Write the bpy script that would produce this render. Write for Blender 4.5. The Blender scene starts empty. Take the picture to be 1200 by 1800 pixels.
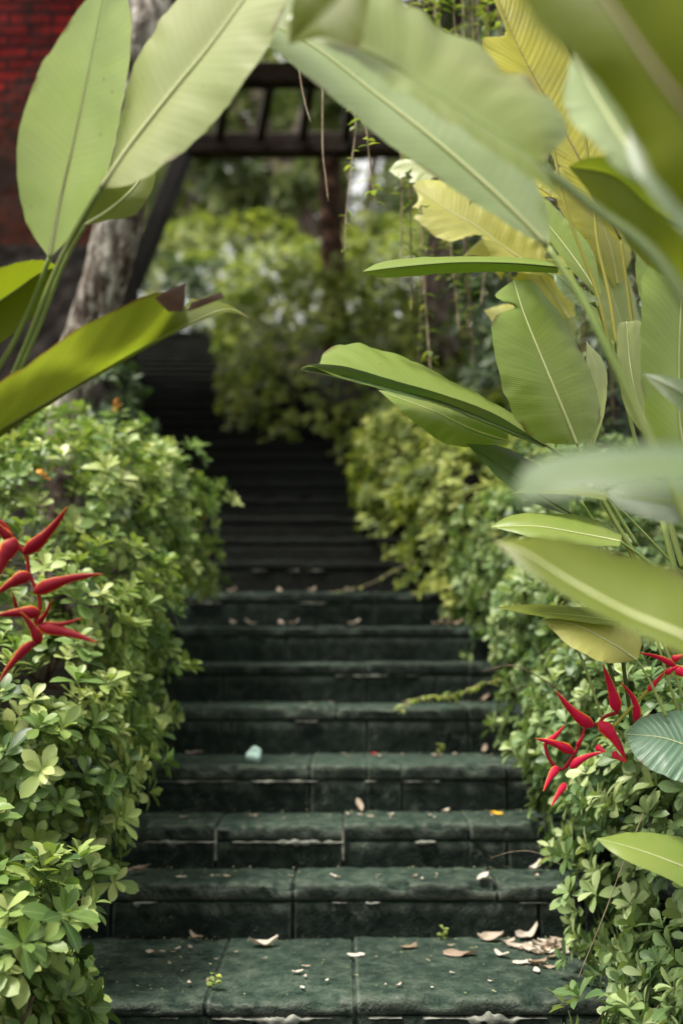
import bpy, math, random
import numpy as np
from mathutils import Vector, noise as mnoise

# ------------------------------------------------------------------ camera, sky, sun, exposure
scene = bpy.context.scene
COL = scene.collection
PITCH = math.radians(8.23)
EYE = np.array([0.0, 0.0, 1.0])
FPX = 1750.0

cam_data = bpy.data.cameras.new("camera")
cam = bpy.data.objects.new("camera", cam_data)
COL.objects.link(cam)
cam.location = EYE
cam.rotation_euler = (math.pi / 2 + PITCH, 0, 0)
cam_data.sensor_fit = 'VERTICAL'
cam_data.sensor_height = 36.0
cam_data.sensor_width = 24.0
cam_data.lens = 35.0
cam_data.clip_start = 0.05
cam_data.clip_end = 2000
cam_data.dof.use_dof = True
cam_data.dof.focus_distance = 2.02
cam_data.dof.aperture_fstop = 1.6
scene.camera = cam

SUN_ELEV, SUN_ROT = math.radians(66), math.radians(248)
world = bpy.data.worlds.new("World")
scene.world = world
world.use_nodes = True
wn = world.node_tree
bg = wn.nodes["Background"]
sky = wn.nodes.new("ShaderNodeTexSky")
sky.sky_type = 'NISHITA'
sky.sun_disc = False
sky.sun_elevation = SUN_ELEV
sky.sun_rotation = SUN_ROT
sky.dust_density = 3.0
sky.air_density = 1.0
veil = wn.nodes.new("ShaderNodeHueSaturation")      # thin high cloud: the same sky with less blue
veil.inputs["Saturation"].default_value = 0.22
wn.links.new(sky.outputs[0], veil.inputs["Color"])
warm = wn.nodes.new("ShaderNodeMix")
warm.data_type = 'RGBA'; warm.blend_type = 'MULTIPLY'
warm.inputs[0].default_value = 1.0
warm.inputs[7].default_value = (1.04, 1.0, 0.90, 1)
wn.links.new(veil.outputs[0], warm.inputs[6])
wn.links.new(warm.outputs[2], bg.inputs[0])
bg.inputs[1].default_value = 0.15

sun_data = bpy.data.lights.new("sun", 'SUN')
sun_data.energy = 2.4
sun_data.angle = math.radians(12)
sun_data.color = (1.0, 0.95, 0.86)
sun = bpy.data.objects.new("sun", sun_data)
COL.objects.link(sun)
# the direction the light comes from (same as the sky's sun)
sd = Vector((math.sin(SUN_ROT) * math.cos(SUN_ELEV), math.cos(SUN_ROT) * math.cos(SUN_ELEV), math.sin(SUN_ELEV)))
sun.rotation_euler = sd.to_track_quat('Z', 'Y').to_euler()

scene.view_settings.view_transform = 'Standard'
scene.view_settings.look = 'None'
scene.view_settings.gamma = 1.0
scene.view_settings.exposure = 1.45
scene.cycles.max_bounces = 6
scene.cycles.diffuse_bounces = 4
scene.cycles.glossy_bounces = 2
scene.cycles.transmission_bounces = 4
scene.cycles.use_denoising = True

# ------------------------------------------------------------------ helpers
rng = np.random.default_rng(7)
random.seed(7)
SP, CP = math.sin(PITCH), math.cos(PITCH)


def ray(px, py):
    a, b = (px - 600) / FPX, (900 - py) / FPX
    return np.array([a, CP - b * SP, SP + b * CP])


def W(px, py, Y):
    d = ray(px, py)
    return EYE + d * (Y / d[1])


def on_plane(px, py, z):
    d = ray(px, py)
    return EYE + d * ((z - 1.0) / d[2])


def nz(x, y, z, s=1.0):
    return mnoise.noise(Vector((x * s, y * s, z * s)))


def tag(o, label=None, cat=None, group=None, kind=None):
    if label: o["label"] = label
    if cat: o["category"] = cat
    if group: o["group"] = group
    if kind: o["kind"] = kind
    return o


def empty(name, loc):
    o = bpy.data.objects.new(name, None)
    o.empty_display_size = 0.1
    o.location = loc
    COL.objects.link(o)
    return o


class MB:
    """collects vertices and faces of one mesh object"""
    def __init__(self):
        self.v, self.f, self.n = [], [], 0
        self.uv, self.rnd, self.dry = [], [], []

    def add(self, verts, faces, uv=None, rnd=0.5, dry=None):
        verts = np.asarray(verts, float).reshape(-1, 3)
        m = len(verts)
        self.v.append(verts)
        self.f.extend([tuple(int(i) + self.n for i in f) for f in faces])
        self.n += m
        self.uv.append(np.zeros((m, 2)) if uv is None else np.asarray(uv, float))
        self.rnd.append(np.full(m, rnd) if np.isscalar(rnd) else np.asarray(rnd, float))
        self.dry.append(np.zeros(m) if dry is None else np.asarray(dry, float))
        return self

    def tube(self, pts, radii, n=8, rnd=0.5, cap=True):
        pts = np.asarray(pts, float)
        k = len(pts)
        radii = np.full(k, radii) if np.isscalar(radii) else np.asarray(radii, float)
        tang = np.gradient(pts, axis=0)
        tang /= np.linalg.norm(tang, axis=1)[:, None] + 1e-9
        ref = np.array([0.31, 0.87, 0.2]) if abs(tang[0] @ np.array([0.31, 0.87, 0.2])) < .9 else np.array([1., 0, 0])
        a = np.cross(tang[0], ref); a /= np.linalg.norm(a)
        vs, uv = [], []
        L = np.concatenate([[0], np.cumsum(np.linalg.norm(np.diff(pts, axis=0), axis=1))])
        ang = np.arange(n) * 2 * math.pi / n
        for i in range(k):
            a = a - tang[i] * (a @ tang[i]); a /= np.linalg.norm(a) + 1e-9
            b = np.cross(tang[i], a)
            vs.append(pts[i] + radii[i] * (np.cos(ang)[:, None] * a + np.sin(ang)[:, None] * b))
            uv.append(np.stack([ang / (2 * math.pi), np.full(n, L[i])], 1))
        fs = []
        for i in range(k - 1):
            for j in range(n):
                j2 = (j + 1) % n
                fs.append((i * n + j, i * n + j2, (i + 1) * n + j2, (i + 1) * n + j))
        if cap:
            fs.append(tuple(range(n - 1, -1, -1)))
            fs.append(tuple((k - 1) * n + j for j in range(n)))
        return self.add(np.concatenate(vs), fs, np.concatenate(uv), rnd)

    def box(self, lo, hi, rnd=0.5):
        x0, y0, z0 = lo; x1, y1, z1 = hi
        v = [(x0, y0, z0), (x1, y0, z0), (x1, y1, z0), (x0, y1, z0), (x0, y0, z1), (x1, y0, z1), (x1, y1, z1), (x0, y1, z1)]
        f = [(0, 3, 2, 1), (4, 5, 6, 7), (0, 1, 5, 4), (1, 2, 6, 5), (2, 3, 7, 6), (3, 0, 4, 7)]
        return self.add(v, f, rnd=rnd)

    def build(self, name, mat, parent=None, smooth=True):
        me = bpy.data.meshes.new(name)
        V = np.concatenate(self.v)
        loops = np.array([i for f in self.f for i in f], dtype=np.int32)
        tot = np.array([len(f) for f in self.f], dtype=np.int32)
        start = np.concatenate([[0], np.cumsum(tot)[:-1]]).astype(np.int32)
        # put the origin at the base of the thing so that it can be moved
        me.vertices.add(len(V)); me.loops.add(len(loops)); me.polygons.add(len(tot))
        org = np.zeros(3)
        if parent is None:
            org = np.array([V[:, 0].mean(), V[:, 1].mean(), V[:, 2].min()])
        else:
            org = np.array(root_loc(parent))
        me.vertices.foreach_set("co", (V - org).astype(np.float32).ravel())
        me.loops.foreach_set("vertex_index", loops)
        me.polygons.foreach_set("loop_start", start)
        me.polygons.foreach_set("loop_total", tot)
        me.polygons.foreach_set("use_smooth", np.full(len(tot), smooth))
        uvl = me.uv_layers.new(name="UVMap")
        uvl.data.foreach_set("uv", np.concatenate(self.uv)[loops].astype(np.float32).ravel())
        for nm, arr in (("rnd", self.rnd), ("dry", self.dry)):
            at = me.attributes.new(nm, 'FLOAT', 'POINT')
            at.data.foreach_set("value", np.concatenate(arr).astype(np.float32))
        me.update(calc_edges=True)
        me.validate()
        me.materials.append(mat)
        o = bpy.data.objects.new(name, me)
        COL.objects.link(o)
        if parent is None:
            o.location = org
        else:
            o.parent = parent
        return o


def root_loc(o):
    p = np.zeros(3)
    while o is not None:
        p += np.array(o.location)
        o = o.parent
    return p


def spline(pts, n):
    """Catmull-Rom through the points, n samples, even in chord length"""
    P = np.asarray(pts, float)
    if len(P) == 2:
        t = np.linspace(0, 1, n)[:, None]
        return P[0] * (1 - t) + P[1] * t
    Q = np.vstack([2 * P[0] - P[1], P, 2 * P[-1] - P[-2]])
    out = []
    for i in range(1, len(Q) - 2):
        p0, p1, p2, p3 = Q[i - 1], Q[i], Q[i + 1], Q[i + 2]
        for t in np.linspace(0, 1, 24, endpoint=False):
            out.append(.5 * ((2 * p1) + (-p0 + p2) * t + (2 * p0 - 5 * p1 + 4 * p2 - p3) * t * t + (-p0 + 3 * p1 - 3 * p2 + p3) * t ** 3))
    out.append(P[-1])
    out = np.array(out)
    L = np.concatenate([[0], np.cumsum(np.linalg.norm(np.diff(out, axis=0), axis=1))])
    s = np.linspace(0, L[-1], n)
    return np.stack([np.interp(s, L, out[:, k]) for k in range(3)], 1)


# ------------------------------------------------------------------ materials
def new_mat(name):
    m = bpy.data.materials.new(name)
    m.use_nodes = True
    nt = m.node_tree
    b = nt.nodes["Principled BSDF"]
    return m, nt, b


def N(nt, kind, **kw):
    n = nt.nodes.new(kind)
    for k, v in kw.items():
        if k.startswith("i_"):
            key = k[2:]
            key = int(key) if key.isdigit() else key.replace("_", " ")
            n.inputs[key].default_value = v
        else:
            setattr(n, k, v)
    return n


def ramp(nt, stops, src=None):
    r = nt.nodes.new("ShaderNodeValToRGB")
    e = r.color_ramp.elements
    while len(e) < len(stops):
        e.new(0.5)
    for i, (p, c) in enumerate(stops):
        e[i].position = p
        e[i].color = (*c, 1) if len(c) == 3 else c
    if src is not None:
        nt.links.new(src, r.inputs[0])
    return r


def mixc(nt, fac, a, b, mode='MIX'):
    m = nt.nodes.new("ShaderNodeMix")
    m.data_type = 'RGBA'
    m.blend_type = mode
    for key, val in ((0, fac), (6, a), (7, b)):
        if hasattr(val, "is_linked"):
            nt.links.new(val, m.inputs[key])
        elif key == 0:
            m.inputs[0].default_value = val
        else:
            m.inputs[key].default_value = (*val, 1)
    return m.outputs[2]


def math_(nt, op, a, b=None, clamp=False):
    m = nt.nodes.new("ShaderNodeMath")
    m.operation = op
    m.use_clamp = clamp
    for i, val in enumerate((a, b)):
        if val is None: continue
        if hasattr(val, "is_linked"):
            nt.links.new(val, m.inputs[i])
        else:
            m.inputs[i].default_value = val
    return m.outputs[0]


def bump(nt, height, strength, dist, bsdf):
    b = N(nt, "ShaderNodeBump")
    b.inputs["Strength"].default_value = strength
    b.inputs["Distance"].default_value = dist
    nt.links.new(height, b.inputs["Height"])
    for t in bsdf:
        nt.links.new(b.outputs[0], t.inputs["Normal"])


def add_translucent(nt, b, colour, fac):
    out = nt.nodes["Material Output"]
    tr = N(nt, "ShaderNodeBsdfTranslucent")
    nt.links.new(colour, tr.inputs[0])
    mx = N(nt, "ShaderNodeMixShader")
    mx.inputs[0].default_value = fac
    nt.links.new(b.outputs[0], mx.inputs[1])
    nt.links.new(tr.outputs[0], mx.inputs[2])
    nt.links.new(mx.outputs[0], out.inputs[0])
    return tr


def foliage_mat(name, stops, trans=0.3, rough=0.45, tcol=(1.1, 1.2, 0.5), spec=0.35):
    """small leaves: each leaf its own shade from the 'rnd' attribute"""
    m, nt, b = new_mat(name)
    at = N(nt, "ShaderNodeAttribute", attribute_name="rnd")
    r = ramp(nt, stops, at.outputs["Fac"])
    uv = N(nt, "ShaderNodeUVMap")
    sp = N(nt, "ShaderNodeSeparateXYZ")
    nt.links.new(uv.outputs[0], sp.inputs[0])
    rib = math_(nt, 'SUBTRACT', 1.0, math_(nt, 'MULTIPLY', math_(nt, 'ABSOLUTE', sp.outputs[0]), 9.0), True)
    col = mixc(nt, math_(nt, 'MULTIPLY', rib, 0.35), r.outputs[0], (0.30, 0.36, 0.14))
    nt.links.new(col, b.inputs["Base Color"])
    b.inputs["Roughness"].default_value = rough
    b.inputs["Specular IOR Level"].default_value = spec
    tc = mixc(nt, 1.0, col, tcol, 'MULTIPLY')
    add_translucent(nt, b, tc, trans)
    return m


def blade_mat(name, col, vein, trans=0.4, rough=0.4, tcol=None, freq=170.0, dry=(0.11, 0.05, 0.025), mottled=(0.3, 0.3, 0.1), bump_s=0.35, spec=0.5):
    """large heliconia blade: fine side veins running from the midrib to the edge"""
    m, nt, b = new_mat(name)
    uv = N(nt, "ShaderNodeUVMap")
    sp = N(nt, "ShaderNodeSeparateXYZ")
    nt.links.new(uv.outputs[0], sp.inputs[0])
    au = math_(nt, 'ABSOLUTE', sp.outputs[0])
    ph = math_(nt, 'SUBTRACT', sp.outputs[1], math_(nt, 'MULTIPLY', au, 0.09))
    w1 = math_(nt, 'SINE', math_(nt, 'MULTIPLY', ph, freq * 4.1))
    w2 = math_(nt, 'SINE', math_(nt, 'MULTIPLY', ph, freq * 1.3))
    cmb = N(nt, "ShaderNodeCombineXYZ")
    nt.links.new(math_(nt, 'MULTIPLY', au, 0.8), cmb.inputs[0])
    nt.links.new(math_(nt, 'MULTIPLY', ph, 70.0), cmb.inputs[1])
    ns = N(nt, "ShaderNodeTexNoise", i_Scale=1.0, i_Detail=3.0)
    nt.links.new(cmb.outputs[0], ns.inputs["Vector"])
    big = N(nt, "ShaderNodeTexNoise", i_Scale=6.0, i_Detail=4.0)
    oc = N(nt, "ShaderNodeTexCoord")
    nt.links.new(oc.outputs["Object"], big.inputs["Vector"])
    h = math_(nt, 'ADD', math_(nt, 'MULTIPLY', w1, 0.35), math_(nt, 'ADD', math_(nt, 'MULTIPLY', w2, 0.3), math_(nt, 'MULTIPLY', ns.outputs[0], 1.6)))
    f = math_(nt, 'MULTIPLY', math_(nt, 'ADD', h, 0.1), 0.36, True)
    c1 = mixc(nt, f, col, vein)
    bf = ramp(nt, [(0.42, (0, 0, 0)), (0.66, (1, 1, 1))], big.outputs[0])
    c2 = mixc(nt, math_(nt, 'MULTIPLY', bf.outputs[0], 0.55), c1, mottled)
    at = N(nt, "ShaderNodeAttribute", attribute_name="dry")
    spk = N(nt, "ShaderNodeTexNoise", i_Scale=75.0, i_Detail=2.0)
    nt.links.new(oc.outputs["Object"], spk.inputs["Vector"])
    sf = ramp(nt, [(0.70, (0, 0, 0)), (0.76, (1, 1, 1))], spk.outputs[0])
    c2 = mixc(nt, math_(nt, 'MULTIPLY', math_(nt, 'MULTIPLY', sf.outputs[0], bf.outputs[0]), 0.8), c2, dry)
    c3 = mixc(nt, at.outputs["Fac"], c2, dry)
    nt.links.new(c3, b.inputs["Base Color"])
    b.inputs["Roughness"].default_value = rough
    b.inputs["Specular IOR Level"].default_value = spec
    tc = mixc(nt, 1.0, c3, tcol or (1.1, 1.15, 0.5), 'MULTIPLY')
    tr = add_translucent(nt, b, tc, trans)
    bump(nt, h, bump_s, 0.0012, (b, tr))
    return m


def plain_mat(name, a, c, scale=12.0, rough=0.6, bump_s=0.2, stretch=(1, 1, 1), detail=5.0, lo=0.35, hi=0.65, dist=0.01):
    m, nt, b = new_mat(name)
    oc = N(nt, "ShaderNodeTexCoord")
    mp = N(nt, "ShaderNodeMapping")
    mp.inputs["Scale"].default_value = stretch
    nt.links.new(oc.outputs["Object"], mp.inputs[0])
    ns = N(nt, "ShaderNodeTexNoise", i_Scale=scale, i_Detail=detail)
    nt.links.new(mp.outputs[0], ns.inputs["Vector"])
    r = ramp(nt, [(lo, a), (hi, c)], ns.outputs[0])
    nt.links.new(r.outputs[0], b.inputs["Base Color"])
    b.inputs["Roughness"].default_value = rough
    b.inputs["Specular IOR Level"].default_value = 0.12 if rough > 0.55 else 0.4
    bump(nt, ns.outputs[0], bump_s, dist, (b,))
    return m


def stone_mat(name="mossy_stone", mossy=1.0):  # lower mossy values also darken the stone to stand for shade
    m, nt, b = new_mat(name)
    oc = N(nt, "ShaderNodeTexCoord")
    n1 = N(nt, "ShaderNodeTexNoise", i_Scale=3.0, i_Detail=6.0, i_Roughness=0.65)
    n2 = N(nt, "ShaderNodeTexNoise", i_Scale=26.0, i_Detail=6.0, i_Roughness=0.7)
    n3 = N(nt, "ShaderNodeTexNoise", i_Scale=160.0, i_Detail=3.0)
    for n in (n1, n2, n3):
        nt.links.new(oc.outputs["Object"], n.inputs["Vector"])
    base = ramp(nt, [(0.3, (0.0035, 0.006, 0.005)), (0.52, (0.008, 0.0135, 0.011)), (0.8, (0.026, 0.032, 0.026))], n2.outputs[0])
    moss = ramp(nt, [(0.3, (0.010, 0.022, 0.016)), (0.48, (0.032, 0.054, 0.040)), (0.7, (0.085, 0.11, 0.082))], n2.outputs[0])
    geo = N(nt, "ShaderNodeNewGeometry")
    sp = N(nt, "ShaderNodeSeparateXYZ")
    nt.links.new(geo.outputs["True Normal"], sp.inputs[0])
    up = math_(nt, 'MULTIPLY', sp.outputs[2], 0.8, True)
    f = math_(nt, 'MULTIPLY', mossy, math_(nt, 'ADD', up, math_(nt, 'MULTIPLY', math_(nt, 'SUBTRACT', n1.outputs[0], 0.52), 1.6), True))
    c = mixc(nt, f, base.outputs[0], moss.outputs[0])
    n4 = N(nt, "ShaderNodeTexNoise", i_Scale=9.0, i_Detail=8.0, i_Roughness=0.75)
    nt.links.new(oc.outputs["Object"], n4.inputs["Vector"])
    pale = ramp(nt, [(0.57, (0, 0, 0)), (0.70, (1, 1, 1))], math_(nt, 'ADD', math_(nt, 'MULTIPLY', n4.outputs[0], 0.7), math_(nt, 'MULTIPLY', n3.outputs[0], 0.33)))
    c = mixc(nt, math_(nt, 'MULTIPLY', pale.outputs[0], 0.75 * mossy), c, (0.115, 0.135, 0.11))
    wear = ramp(nt, [(0.51, (0, 0, 0)), (0.58, (1, 1, 1))], geo.outputs["Pointiness"])
    c = mixc(nt, math_(nt, 'MULTIPLY', math_(nt, 'MULTIPLY', wear.outputs[0], n4.outputs[0]), 1.3 * mossy), c, (0.14, 0.16, 0.13))
    if mossy < .5:     # upper flight: browner stone, with its shade darkened into the colour
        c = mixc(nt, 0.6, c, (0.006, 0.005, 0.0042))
    nt.links.new(c, b.inputs["Base Color"])
    b.inputs["Roughness"].default_value = 0.85
    b.inputs["Specular IOR Level"].default_value = 0.10
    h = math_(nt, 'ADD', n2.outputs[0], math_(nt, 'MULTIPLY', n3.outputs[0], 0.35))
    bump(nt, h, 1.0, 0.016, (b,))
    return m


def bark_mat(name, dark, mid, pale, scale=1.0, flake=0.5):
    m, nt, b = new_mat(name)
    oc = N(nt, "ShaderNodeTexCoord")
    mp = N(nt, "ShaderNodeMapping")
    mp.inputs["Scale"].default_value = (scale * 1.0, scale * 1.0, scale * 0.45)
    nt.links.new(oc.outputs["Object"], mp.inputs[0])
    vo = N(nt, "ShaderNodeTexVoronoi", i_Scale=34.0)
    vo.feature = 'F1'
    ns = N(nt, "ShaderNodeTexNoise", i_Scale=18.0, i_Detail=7.0, i_Roughness=0.7)
    n2 = N(nt, "ShaderNodeTexNoise", i_Scale=5.0, i_Detail=4.0)
    nt.links.new(mp.outputs[0], ns.inputs["Vector"])
    nt.links.new(mp.outputs[0], n2.inputs["Vector"])
    wob = mixc(nt, 0.08, mp.outputs[0], ns.outputs["Color"])
    nt.links.new(wob, vo.inputs["Vector"])
    r = ramp(nt, [(0.25, dark), (0.5, mid), (0.75, tuple(x * 1.25 for x in mid))], ns.outputs[0])
    fl = ramp(nt, [(0.45, (0, 0, 0)), (0.55, (1, 1, 1))], math_(nt, 'ADD', math_(nt, 'MULTIPLY', ns.outputs[0], 0.6), math_(nt, 'MULTIPLY', n2.outputs[0], 0.4)))
    c = mixc(nt, math_(nt, 'MULTIPLY', fl.outputs[0], flake), r.outputs[0], pale)
    edge = ramp(nt, [(0.35, (1, 1, 1)), (0.6, (0.25, 0.22, 0.2))], vo.outputs["Distance"])
    c = mixc(nt, 0.8, c, edge.outputs[0], 'MULTIPLY')
    nt.links.new(c, b.inputs["Base Color"])
    b.inputs["Roughness"].default_value = 0.9
    b.inputs["Specular IOR Level"].default_value = 0.15
    bump(nt, math_(nt, 'SUBTRACT', ns.outputs[0], vo.outputs["Distance"]), 0.9, 0.02, (b,))
    return m


def brick_mat():
    m, nt, b = new_mat("weathered_red_brick")
    oc = N(nt, "ShaderNodeTexCoord")
    mp = N(nt, "ShaderNodeMapping")
    mp.inputs["Rotation"].default_value = (math.radians(90), 0, 0)
    nt.links.new(oc.outputs["Object"], mp.inputs[0])
    br = N(nt, "ShaderNodeTexBrick", i_Scale=1.0)
    br.inputs["Color1"].default_value = (0.22, 0.009, 0.008, 1)
    br.inputs["Color2"].default_value = (0.10, 0.005, 0.006, 1)
    br.inputs["Mortar"].default_value = (0.012, 0.004, 0.004, 1)
    br.inputs["Mortar Size"].default_value = 0.011
    br.inputs["Brick Width"].default_value = 0.26
    br.inputs["Row Height"].default_value = 0.075
    nt.links.new(mp.outputs[0], br.inputs["Vector"])
    n1 = N(nt, "ShaderNodeTexNoise", i_Scale=1.6, i_Detail=7.0, i_Roughness=0.68)
    n2 = N(nt, "ShaderNodeTexNoise", i_Scale=14.0, i_Detail=5.0, i_Roughness=0.7)
    nt.links.new(oc.outputs["Object"], n1.inputs["Vector"])
    nt.links.new(oc.outputs["Object"], n2.inputs["Vector"])
    worn = mixc(nt, n2.outputs[0], (0.085, 0.02, 0.009), (0.02, 0.009, 0.007))
    sp = N(nt, "ShaderNodeSeparateXYZ")
    nt.links.new(oc.outputs["Object"], sp.inputs[0])
    # the paint has worn off the lower courses
    hgt = math_(nt, 'MULTIPLY', math_(nt, 'SUBTRACT', 2.1, sp.outputs[2]), 0.5)
    msk = ramp(nt, [(0.45, (0, 0, 0)), (0.62, (1, 1, 1))], math_(nt, 'ADD', n1.outputs[0], hgt))
    c = mixc(nt, msk.outputs[0], br.outputs[0], worn)
    grime = ramp(nt, [(0.46, (0, 0, 0)), (0.60, (1, 1, 1))], math_(nt, 'ADD', math_(nt, 'MULTIPLY', n2.outputs[0], 0.45), math_(nt, 'MULTIPLY', n1.outputs[0], 0.6)))
    c = mixc(nt, math_(nt, 'MULTIPLY', grime.outputs[0], 0.85), c, (0.012, 0.01, 0.009))
    nt.links.new(c, b.inputs["Base Color"])
    b.inputs["Roughness"].default_value = 0.9
    b.inputs["Specular IOR Level"].default_value = 0.08
    bump(nt, math_(nt, 'ADD', br.outputs["Fac"], math_(nt, 'MULTIPLY', n2.outputs[0], -0.6)), -0.6, 0.012, (b,))
    return m


def bract_mat(name, c0, c1):
    m, nt, b = new_mat(name)
    at = N(nt, "ShaderNodeAttribute", attribute_name="dry")
    ns = N(nt, "ShaderNodeTexNoise", i_Scale=60.0, i_Detail=3.0)
    oc = N(nt, "ShaderNodeTexCoord")
    nt.links.new(oc.outputs["Object"], ns.inputs["Vector"])
    e = math_(nt, 'ADD', at.outputs["Fac"], math_(nt, 'MULTIPLY', math_(nt, 'SUBTRACT', ns.outputs[0], 0.5), 0.25))
    r = ramp(nt, [(0.0, c0), (0.42, c1), (0.58, (0.52, 0.05, 0.006)), (0.8, (0.45, 0.22, 0.02)), (1.0, (0.18, 0.19, 0.04))], e)
    nt.links.new(r.outputs[0], b.inputs["Base Color"])
    b.inputs["Roughness"].default_value = 0.55
    b.inputs["Specular IOR Level"].default_value = 0.22
    rdg = N(nt, "ShaderNodeTexNoise", i_Scale=140.0, i_Detail=4.0)
    nt.links.new(oc.outputs["Object"], rdg.inputs["Vector"])
    bump(nt, rdg.outputs[0], 0.12, 0.001, (b,))
    return m


M = {}
M['stone'] = stone_mat()
M['stone_half_shaded'] = stone_mat('half_shaded_mossy_stone', 0.55)
M['stone_shaded'] = stone_mat('shaded_brown_stone', 0.12)
M['mortar'] = plain_mat("pale_mortar", (0.07, 0.075, 0.064), (0.25, 0.255, 0.22), 30, 0.9, 0.8)
M['soil'] = plain_mat("dark_soil", (0.008, 0.007, 0.005), (0.024, 0.02, 0.014), 6, 0.95, 0.8)
M['brick'] = brick_mat()
M['dark_stone'] = plain_mat("dark_grey_stone", (0.008, 0.0065, 0.006), (0.032, 0.026, 0.023), 9, 0.9, 0.9)
M['timber'] = plain_mat("dark_timber", (0.007, 0.0055, 0.0048), (0.10, 0.072, 0.052), 11, 0.7, 0.5, (0.6, 5, 8), 6)
M['timber_post'] = plain_mat("dark_timber_post", (0.004, 0.0035, 0.003), (0.018, 0.014, 0.012), 9, 0.7, 0.5, (7, 7, 0.8), 6)
M['post_brown'] = plain_mat("rough_brown_post", (0.025, 0.018, 0.014), (0.15, 0.08, 0.055), 10, 0.9, 0.9, (1, 1, 2.2), 7)
M['bark'] = bark_mat("flaking_grey_bark", (0.02, 0.014, 0.011), (0.13, 0.092, 0.07), (0.55, 0.53, 0.47), 0.8, 0.9)
M['bark_far'] = bark_mat("grey_brown_bark", (0.05, 0.035, 0.03), (0.16, 0.12, 0.10), (0.3, 0.25, 0.22), 0.5, 0.5)
M['twig'] = plain_mat("brown_twig", (0.04, 0.028, 0.018), (0.13, 0.09, 0.06), 30, 0.8, 0.4)
M['vine_stem'] = plain_mat("tan_vine_stem", (0.16, 0.12, 0.08), (0.33, 0.27, 0.18), 30, 0.8, 0.4)
M['hedge'] = foliage_mat("hedge_leaves", [(0.0, (0.045, 0.09, 0.028)), (0.35, (0.11, 0.185, 0.045)), (0.7, (0.225, 0.30, 0.085)), (1.0, (0.37, 0.42, 0.16))], 0.28, 0.42)
M['hedge_grey'] = foliage_mat("pale_hedge_leaves", [(0.0, (0.05, 0.10, 0.04)), (0.35, (0.115, 0.19, 0.068)), (0.7, (0.225, 0.305, 0.12)), (1.0, (0.37, 0.43, 0.21))], 0.28, 0.42)
M['hedge_far'] = foliage_mat("far_hedge_leaves", [(0.0, (0.035, 0.065, 0.022)), (0.4, (0.12, 0.17, 0.03)), (0.8, (0.27, 0.315, 0.055)), (1.0, (0.39, 0.41, 0.10))], 0.36, 0.5)
M['crown'] = foliage_mat("tree_leaves", [(0.0, (0.04, 0.065, 0.03)), (0.5, (0.11, 0.15, 0.05)), (1.0, (0.24, 0.26, 0.10))], 0.3, 0.5)
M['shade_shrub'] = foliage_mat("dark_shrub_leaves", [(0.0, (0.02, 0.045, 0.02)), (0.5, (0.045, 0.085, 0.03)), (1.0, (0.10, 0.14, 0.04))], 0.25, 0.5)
M['creeper'] = foliage_mat("creeper_leaves", [(0.0, (0.05, 0.09, 0.02)), (0.5, (0.12, 0.17, 0.035)), (1.0, (0.25, 0.28, 0.07))], 0.35, 0.45)
M['vine_leaf'] = foliage_mat("bright_vine_leaves", [(0.0, (0.16, 0.23, 0.05)), (1.0, (0.36, 0.40, 0.10))], 0.4, 0.4)
M['orange'] = plain_mat("orange_petals", (0.55, 0.17, 0.02), (0.6, 0.27, 0.05), 30, 0.6, 0.1)
M['litter'] = foliage_mat("dry_litter", [(0.0, (0.09, 0.055, 0.03)), (0.35, (0.22, 0.16, 0.11)), (0.7, (0.36, 0.29, 0.23)), (1.0, (0.50, 0.46, 0.40))], 0.15, 0.7, (1, 0.9, 0.7))
M['crumb'] = foliage_mat('dry_crumbs', [(0.0, (0.03, 0.02, 0.012)), (0.6, (0.10, 0.07, 0.05)), (1.0, (0.3, 0.25, 0.2))], 0.0, 0.8)
M['yellow_petal'] = plain_mat("yellow_petal", (0.55, 0.33, 0.02), (0.65, 0.42, 0.04), 30, 0.6, 0.1)
M['red_petal'] = plain_mat("red_petal", (0.42, 0.01, 0.02), (0.5, 0.02, 0.03), 30, 0.6, 0.1)
M['pale_blue'] = plain_mat("pale_turquoise", (0.38, 0.55, 0.50), (0.5, 0.66, 0.6), 25, 0.6, 0.2)
M['bract'] = bract_mat('crimson_bract', (0.19, 0.0012, 0.010), (0.22, 0.002, 0.008))
M['bract_bright'] = bract_mat('bright_red_bract', (0.40, 0.003, 0.035), (0.44, 0.004, 0.022))
M['stalk'] = plain_mat("green_stalk", (0.16, 0.23, 0.055), (0.26, 0.32, 0.10), 14, 0.45, 0.1, (1, 1, 0.2))
M['stalk_dark'] = plain_mat("dark_green_stalk", (0.035, 0.055, 0.012), (0.065, 0.09, 0.022), 14, 0.6, 0.1, (1, 1, 0.2))
M['stalk_yellow'] = plain_mat("yellow_stalk", (0.24, 0.24, 0.035), (0.34, 0.31, 0.06), 10, 0.45, 0.1, (1, 1, 0.2))
M['rib_pale'] = plain_mat("pale_midrib", (0.50, 0.54, 0.27), (0.58, 0.61, 0.34), 14, 0.45, 0.1)
M['rib_brown'] = plain_mat("brown_midrib", (0.07, 0.055, 0.025), (0.14, 0.10, 0.04), 20, 0.5, 0.1)
for q in ('rib_pale', 'stalk', 'stalk_yellow'):
    nt_q = M[q].node_tree
    b_q = nt_q.nodes["Principled BSDF"]
    b_q.inputs["Specular IOR Level"].default_value = 0.25
    add_translucent(nt_q, b_q, b_q.inputs["Base Color"].links[0].from_socket, 0.2)
M['b_pale'] = blade_mat("pale_underside_blade", (0.31, 0.385, 0.19), (0.37, 0.44, 0.245), 0.42, 0.32, (1.0, 1.05, 0.65), bump_s=0.14, mottled=(0.20, 0.29, 0.09))
M['b_lime'] = blade_mat("backlit_lime_blade", (0.38, 0.42, 0.19), (0.44, 0.48, 0.24), 0.5, 0.40, (1.05, 1.08, 0.62), bump_s=0.14, mottled=(0.30, 0.37, 0.12))
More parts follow.
